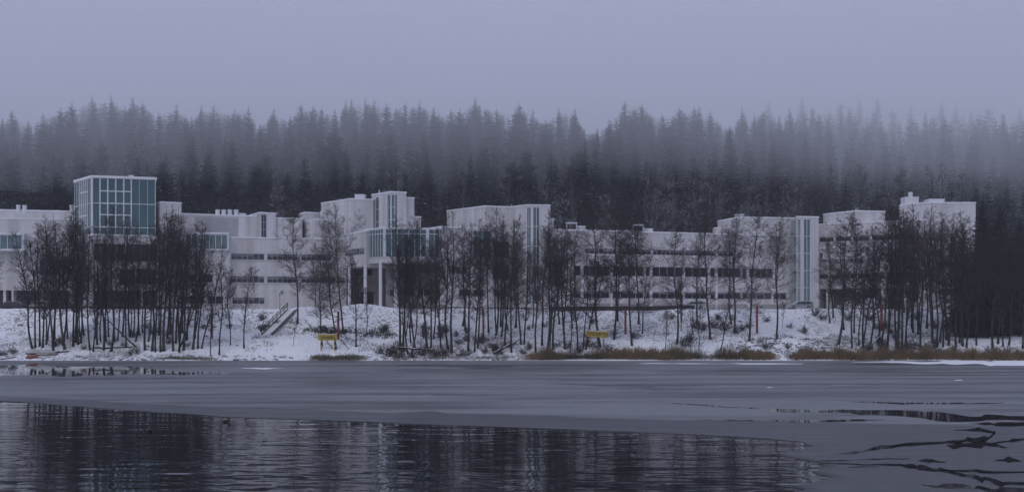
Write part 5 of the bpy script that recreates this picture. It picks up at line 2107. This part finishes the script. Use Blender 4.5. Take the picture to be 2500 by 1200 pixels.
# ------------------------------------------------------------------ shrubs
def shrub_mesh(seed, h=1.6, n=26, m=None, el=(35, 85)):
    g2 = np.random.default_rng(seed)
    P = np.empty((n, 6, 3))
    az, e = g2.uniform(0, 6.28, n), np.radians(g2.uniform(*el, n))
    d = np.stack([np.cos(az) * np.cos(e), np.sin(az) * np.cos(e), np.sin(e)], -1)
    p = np.stack([g2.normal(0, .25, n), g2.normal(0, .25, n), np.full(n, -.1)], -1)
    L = h * g2.uniform(.5, 1.15, n)
    P[:, 0] = p
    for q in range(1, 6):
        d = d + g2.normal(0, .13, d.shape)
        d /= np.linalg.norm(d, axis=1, keepdims=True)
        p = p + d * (L / 5)[:, None]
        P[:, q] = p
    Rr = np.full((n, 6), .02) * np.linspace(1, .5, 6)
    L2, R2 = spawn(g2, P, Rr, 7, .2, 1, .4, 38, .2, 4, .8)
    L3, R3 = spawn(g2, L2, R2, 4, .2, 1, .5, 38, .1, 3, .8)
    return np_mesh('shrub', *join([tubes(P, Rr, 4), tubes(L2, np.maximum(R2, .011), 3), tubes(L3, np.maximum(R3, .009), 3)]), m or TWIG)


SHR = [shrub_mesh(q) for q in (301, 302, 303)] + [shrub_mesh(304, m=TWIGR)]
SH = [(150, 838, .9), (132, 846, .8), (30, 862, .8), (300, 846, .7), (205, 852, .6), (455, 846, .8), (560, 800, .7), (640, 780, .8), (676, 790, .6), (930, 862, 1.2), (950, 868, 1.3), (972, 872, 1.4), (1010, 872, 1.1), (1030, 868, 1.2), (1062, 872, 1.3), (1084, 868, 1.4), (1130, 868, 1.0), (1120, 840, .8),
      (940, 806, .9), (1000, 800, .8), (1185, 862, .9), (1216, 866, 1.1), (1290, 852, .8), (1360, 846, .8), (1386, 850, 1.0), (1412, 862, 1.1), (1470, 868, .7), (1510, 866, .7), (1330, 798, .7), (1445, 790, .8), (1640, 778, .7), (1695, 800, 1.0), (1715, 806, 1.1), (1742, 800, 1.2), (1752, 780, 1.0), (1768, 806, 1.1), (1785, 780, .9), (1812, 806, .9), (1826, 800, .8),
      (1930, 800, .7), (1870, 784, .7), (1990, 770, 1.0), (2010, 780, .9), (2070, 780, 1.0), (2120, 780, 1.2), (2160, 800, 1.2), (2190, 830, 1.1), (2230, 850, 1.3), (2262, 858, 1.2), (2205, 862, 1.2), (2290, 862, 1.0), (2330, 858, .9), (2420, 860, 1.0), (2460, 862, .9), (2160, 862, 1.0), (2240, 780, 1.1), (2280, 800, 1.1)]
for a_, b_, n_ in ((120, 500, 10), (930, 1120, 10), (1120, 1440, 12), (2110, 2340, 14), (1480, 2000, 10)):
    SH += [(R.uniform(a_, b_), R.uniform(800, 866), R.uniform(.6, 1.3)) for _ in range(n_)]
for i, (px, py, s_) in enumerate(sorted(SH)):
    p = on_ground(px, py)
    o = link('shrub', SHR[R.randrange(4)], None, p)
    o.scale = (s_ * R.uniform(.9, 1.4), s_, s_ * R.uniform(.75, 1.05))
    o.rotation_euler = (0, 0, R.uniform(0, 6.28))
    tag(o, 'leafless twiggy shrub, %s from the left on the snowy bank' % ordinal(i), 'shrub', 'leafless shrubs on the bank')


# ------------------------------------------------------------------ reeds, withered grass, stones
def blades(name, pts, hs, m, wd, lean, label, cat, seed):
    g2 = np.random.default_rng(seed)
    n = len(pts)
    a = g2.uniform(0, 6.28, n)
    ln = g2.normal(0, lean, (n, 2)) * hs[:, None]
    dx, dy = np.cos(a) * wd / 2, np.sin(a) * wd / 2
    z0 = pts[:, 2] - .06
    V = np.empty((n, 5, 3))
    V[:, 0] = np.stack([pts[:, 0] - dx, pts[:, 1] - dy, z0], -1)
    V[:, 1] = np.stack([pts[:, 0] + dx, pts[:, 1] + dy, z0], -1)
    V[:, 2] = np.stack([pts[:, 0] + dx * .8 + ln[:, 0] * .4, pts[:, 1] + dy * .8 + ln[:, 1] * .4, z0 + hs * .6], -1)
    V[:, 3] = np.stack([pts[:, 0] - dx * .8 + ln[:, 0] * .4, pts[:, 1] - dy * .8 + ln[:, 1] * .4, z0 + hs * .6], -1)
    V[:, 4] = np.stack([pts[:, 0] + ln[:, 0], pts[:, 1] + ln[:, 1], z0 + hs], -1)
    b = np.arange(n)[:, None] * 5
    Fc = np.vstack([b + np.array((0, 1, 2)), b + np.array((0, 2, 3)), b + np.array((3, 2, 4))])
    return tag(link(name, np_mesh(name, V.reshape(-1, 3), Fc, m)), label, cat, kind='stuff')


def reed_patch(px0, px1, n, d0, d1, h, seed, edge=12):
    g2 = np.random.default_rng(seed)
    px = g2.uniform(px0, px1, n)
    prof = np.clip(np.minimum(px - px0, px1 - px) / edge, .15, 1) * (.72 + .34 * np.clip(lump(px * .12, px * 0, 2.4, seed % 5) + .3, -.6, 1))
    D = SHORE + d0 + (d1 - d0) * g2.uniform(0, 1, n)
    x = (px - CX) / F * D
    z = np.maximum(bank_z(x, D), 0.0)
    return np.stack([x, D, z], -1), h * prof * (.3 + .85 * g2.uniform(0, 1, n) ** 1.3)


pa_ = [reed_patch(1270, 1905, 9000, .1, 3.4, 1.9, 1, 60), reed_patch(1920, 2540, 9500, .1, 3.4, 1.9, 2, 30)]
blades('reeds', np.vstack([p[0] for p in pa_]), np.concatenate([p[1] for p in pa_]), REED, .07, .20, 'brown dead reeds along the right shore', 'reeds', 1)
pa_ = [reed_patch(748, 905, 3600, .2, 2.6, .85, 3, 30), reed_patch(350, 548, 2600, .1, 1.6, .5, 4, 40), reed_patch(900, 1290, 2600, .2, 2.6, .5, 6, 60), reed_patch(1275, 1500, 3500, .2, 2.8, .8, 8, 60)]
blades('shore_grass', np.vstack([p[0] for p in pa_]), np.concatenate([p[1] for p in pa_]), REEDG, .045, .25, 'olive withered grass along the shore', 'grass', 2)
g = np.random.default_rng(5)
n = 110000
px = g.uniform(-20, 2520, n)
D = SHORE + .6 + 27 * g.uniform(0, 1, n)
x = (px - CX) / F * D
msk = (lump(x, D, 5, 0) + .8 * lump(x, D, 1.6, 3) + .5 * smooth(1500, 2300, px) * lump(x, D, 9, 2) > .34 - .22 * smooth(850, 1150, px) + .45 * np.exp(-((D - SHORE - 12.4) / 1.6) ** 2) + .25 * (px < 80)) | (g.uniform(0, 1, n) < .02)
pts = np.stack([x, D, bank_z(x, D)], -1)[msk]
blades('withered_grass', pts, g.uniform(.15, .55, len(pts)), TUFT, .035, .35, 'withered grass tufts poking through the snow on the bank', 'grass', 3)
# low evergreen scrub on the slope
pts = []
for cx_, cy_, w_, n in ((790, 806, 40, 800), (835, 812, 40, 500), (905, 814, 34, 350), (640, 800, 16, 250), (945, 818, 28, 250), (1450, 845, 16, 150)):
    for _ in range(n):
        q = on_ground(cx_ + g.normal(0, w_ * .5), cy_ + g.normal(0, 4.5)) if _ % 8 == 0 else None
        if q is not None:
            c0 = q
        pts.append(c0 + np.array((g.normal(0, .3), g.normal(0, .3), 0)))
pts = np.array(pts)
pts[:, 2] = bank_z(pts[:, 0], pts[:, 1])
blades('low_scrub', pts, g.uniform(.15, .6, len(pts)), mat('scrub_leaf', (.045, .05, .03), .9, .1, col2=(.02, .02, .016), scale=1.5), .10, .5, 'low dark green scrub on the slope behind the VIEMÄRI sign', 'scrub', 4)
# stones and turf clods showing through the snow
vs, fs, o_ = [], [], 0
ico = []
for i in range(5):
    for j in range(6):
        ph, th = math.pi * i / 4, 2 * math.pi * j / 6
        ico.append((math.sin(ph) * math.cos(th), math.sin(ph) * math.sin(th), math.cos(ph)))
ico = np.array(ico)
ifc = np.array([(i * 6 + j, i * 6 + (j + 1) % 6, (i + 1) * 6 + (j + 1) % 6, (i + 1) * 6 + j) for i in range(4) for j in range(6)])
for _ in range(620):
    if _ % 3 == 0:
        q = on_ground(g.uniform(0, 1300), g.uniform(868, 879))
        s_ = g.uniform(.08, .28)
    elif _ % 3 == 1:
        q = on_ground(g.uniform(1800, 2120), g.uniform(824, 862))
        s_ = g.uniform(.08, .3)
    else:
        q = on_ground(g.uniform(-10, 2510), g.uniform(765, 860))
        s_ = g.uniform(.06, .24)
    v = ico * np.array((g.uniform(.8, 1.8), g.uniform(.7, 1.2), g.uniform(.45, .8))) * s_ * (1 + .25 * g.normal(0, 1, (30, 1)))
    v[:6] = v[:6].mean(0)
    v[24:] = v[24:].mean(0)
    vs.append(v + q + np.array((0, 0, s_ * .1)))
    fs.append(ifc + o_)
    o_ += 30
tag(link('shore_rubble', np_mesh('shore_rubble', np.vstack(vs), np.vstack(fs), STONE, True)), 'dark stones and clods showing through the snow', 'rubble', kind='stuff')

# ------------------------------------------------------------------ air: thin haze round everything, low cloud lying on the hill
def volume_mat(name, dens, col, aniso=0.0):
    m = bpy.data.materials.new(name)
    m.use_nodes = True
    t = m.node_tree
    for n_ in list(t.nodes):
        t.nodes.remove(n_)
    out = t.nodes.new('ShaderNodeOutputMaterial')
    pv = t.nodes.new('ShaderNodeVolumePrincipled')
    pv.inputs['Color'].default_value = (*col, 1)
    pv.inputs['Density'].default_value = dens
    pv.inputs['Anisotropy'].default_value = aniso
    t.links.new(pv.outputs[0], out.inputs['Volume'])
    return m


mb = MB()
mb.box(-700, 700, -320, 1320, -2.0, 160)
tag(mb.build('haze', volume_mat('haze_air', 0.00032, (.93, .94, .98))), kind='stuff')
# cloud: flat-bottomed slab with a gently billowing base
xs = np.arange(-900, 901, 60.0)
ys = np.arange(-200, 1601, 60.0)
X, Y = np.meshgrid(xs, ys)
zb = 41 + 6.0 * lump(X, Y, 70, 1)
nx, ny = len(xs), len(ys)
bot = np.stack([X, Y, zb], -1).reshape(-1, 3)
top = np.stack([X, Y, 0 * X + 155.0], -1).reshape(-1, 3)
i = (np.arange(nx - 1)[None, :] + nx * np.arange(ny - 1)[:, None]).ravel()
fb = np.stack([i, i + nx, i + 1 + nx, i + 1], -1)
ft = np.stack([i, i + 1, i + 1 + nx, i + nx], -1) + nx * ny
sd_f = []
N = nx * ny
for j in range(nx - 1):
    sd_f.append((j, j + 1, N + j + 1, N + j))
    q = (ny - 1) * nx + j
    sd_f.append((q + 1, q, N + q, N + q + 1))
for j in range(ny - 1):
    a, b = j * nx, (j + 1) * nx
    sd_f.append((b, a, N + a, N + b))
    a, b = j * nx + nx - 1, (j + 1) * nx + nx - 1
    sd_f.append((a, b, N + b, N + a))
cl = link('low_cloud', np_mesh('low_cloud', np.vstack([bot, top]), np.vstack([fb, ft, np.array(sd_f)]), volume_mat('cloud_mist', 0.0036, (.96, .965, .99))))
tag(cl, 'low grey cloud hanging over the wooded hill', 'cloud', kind='stuff')
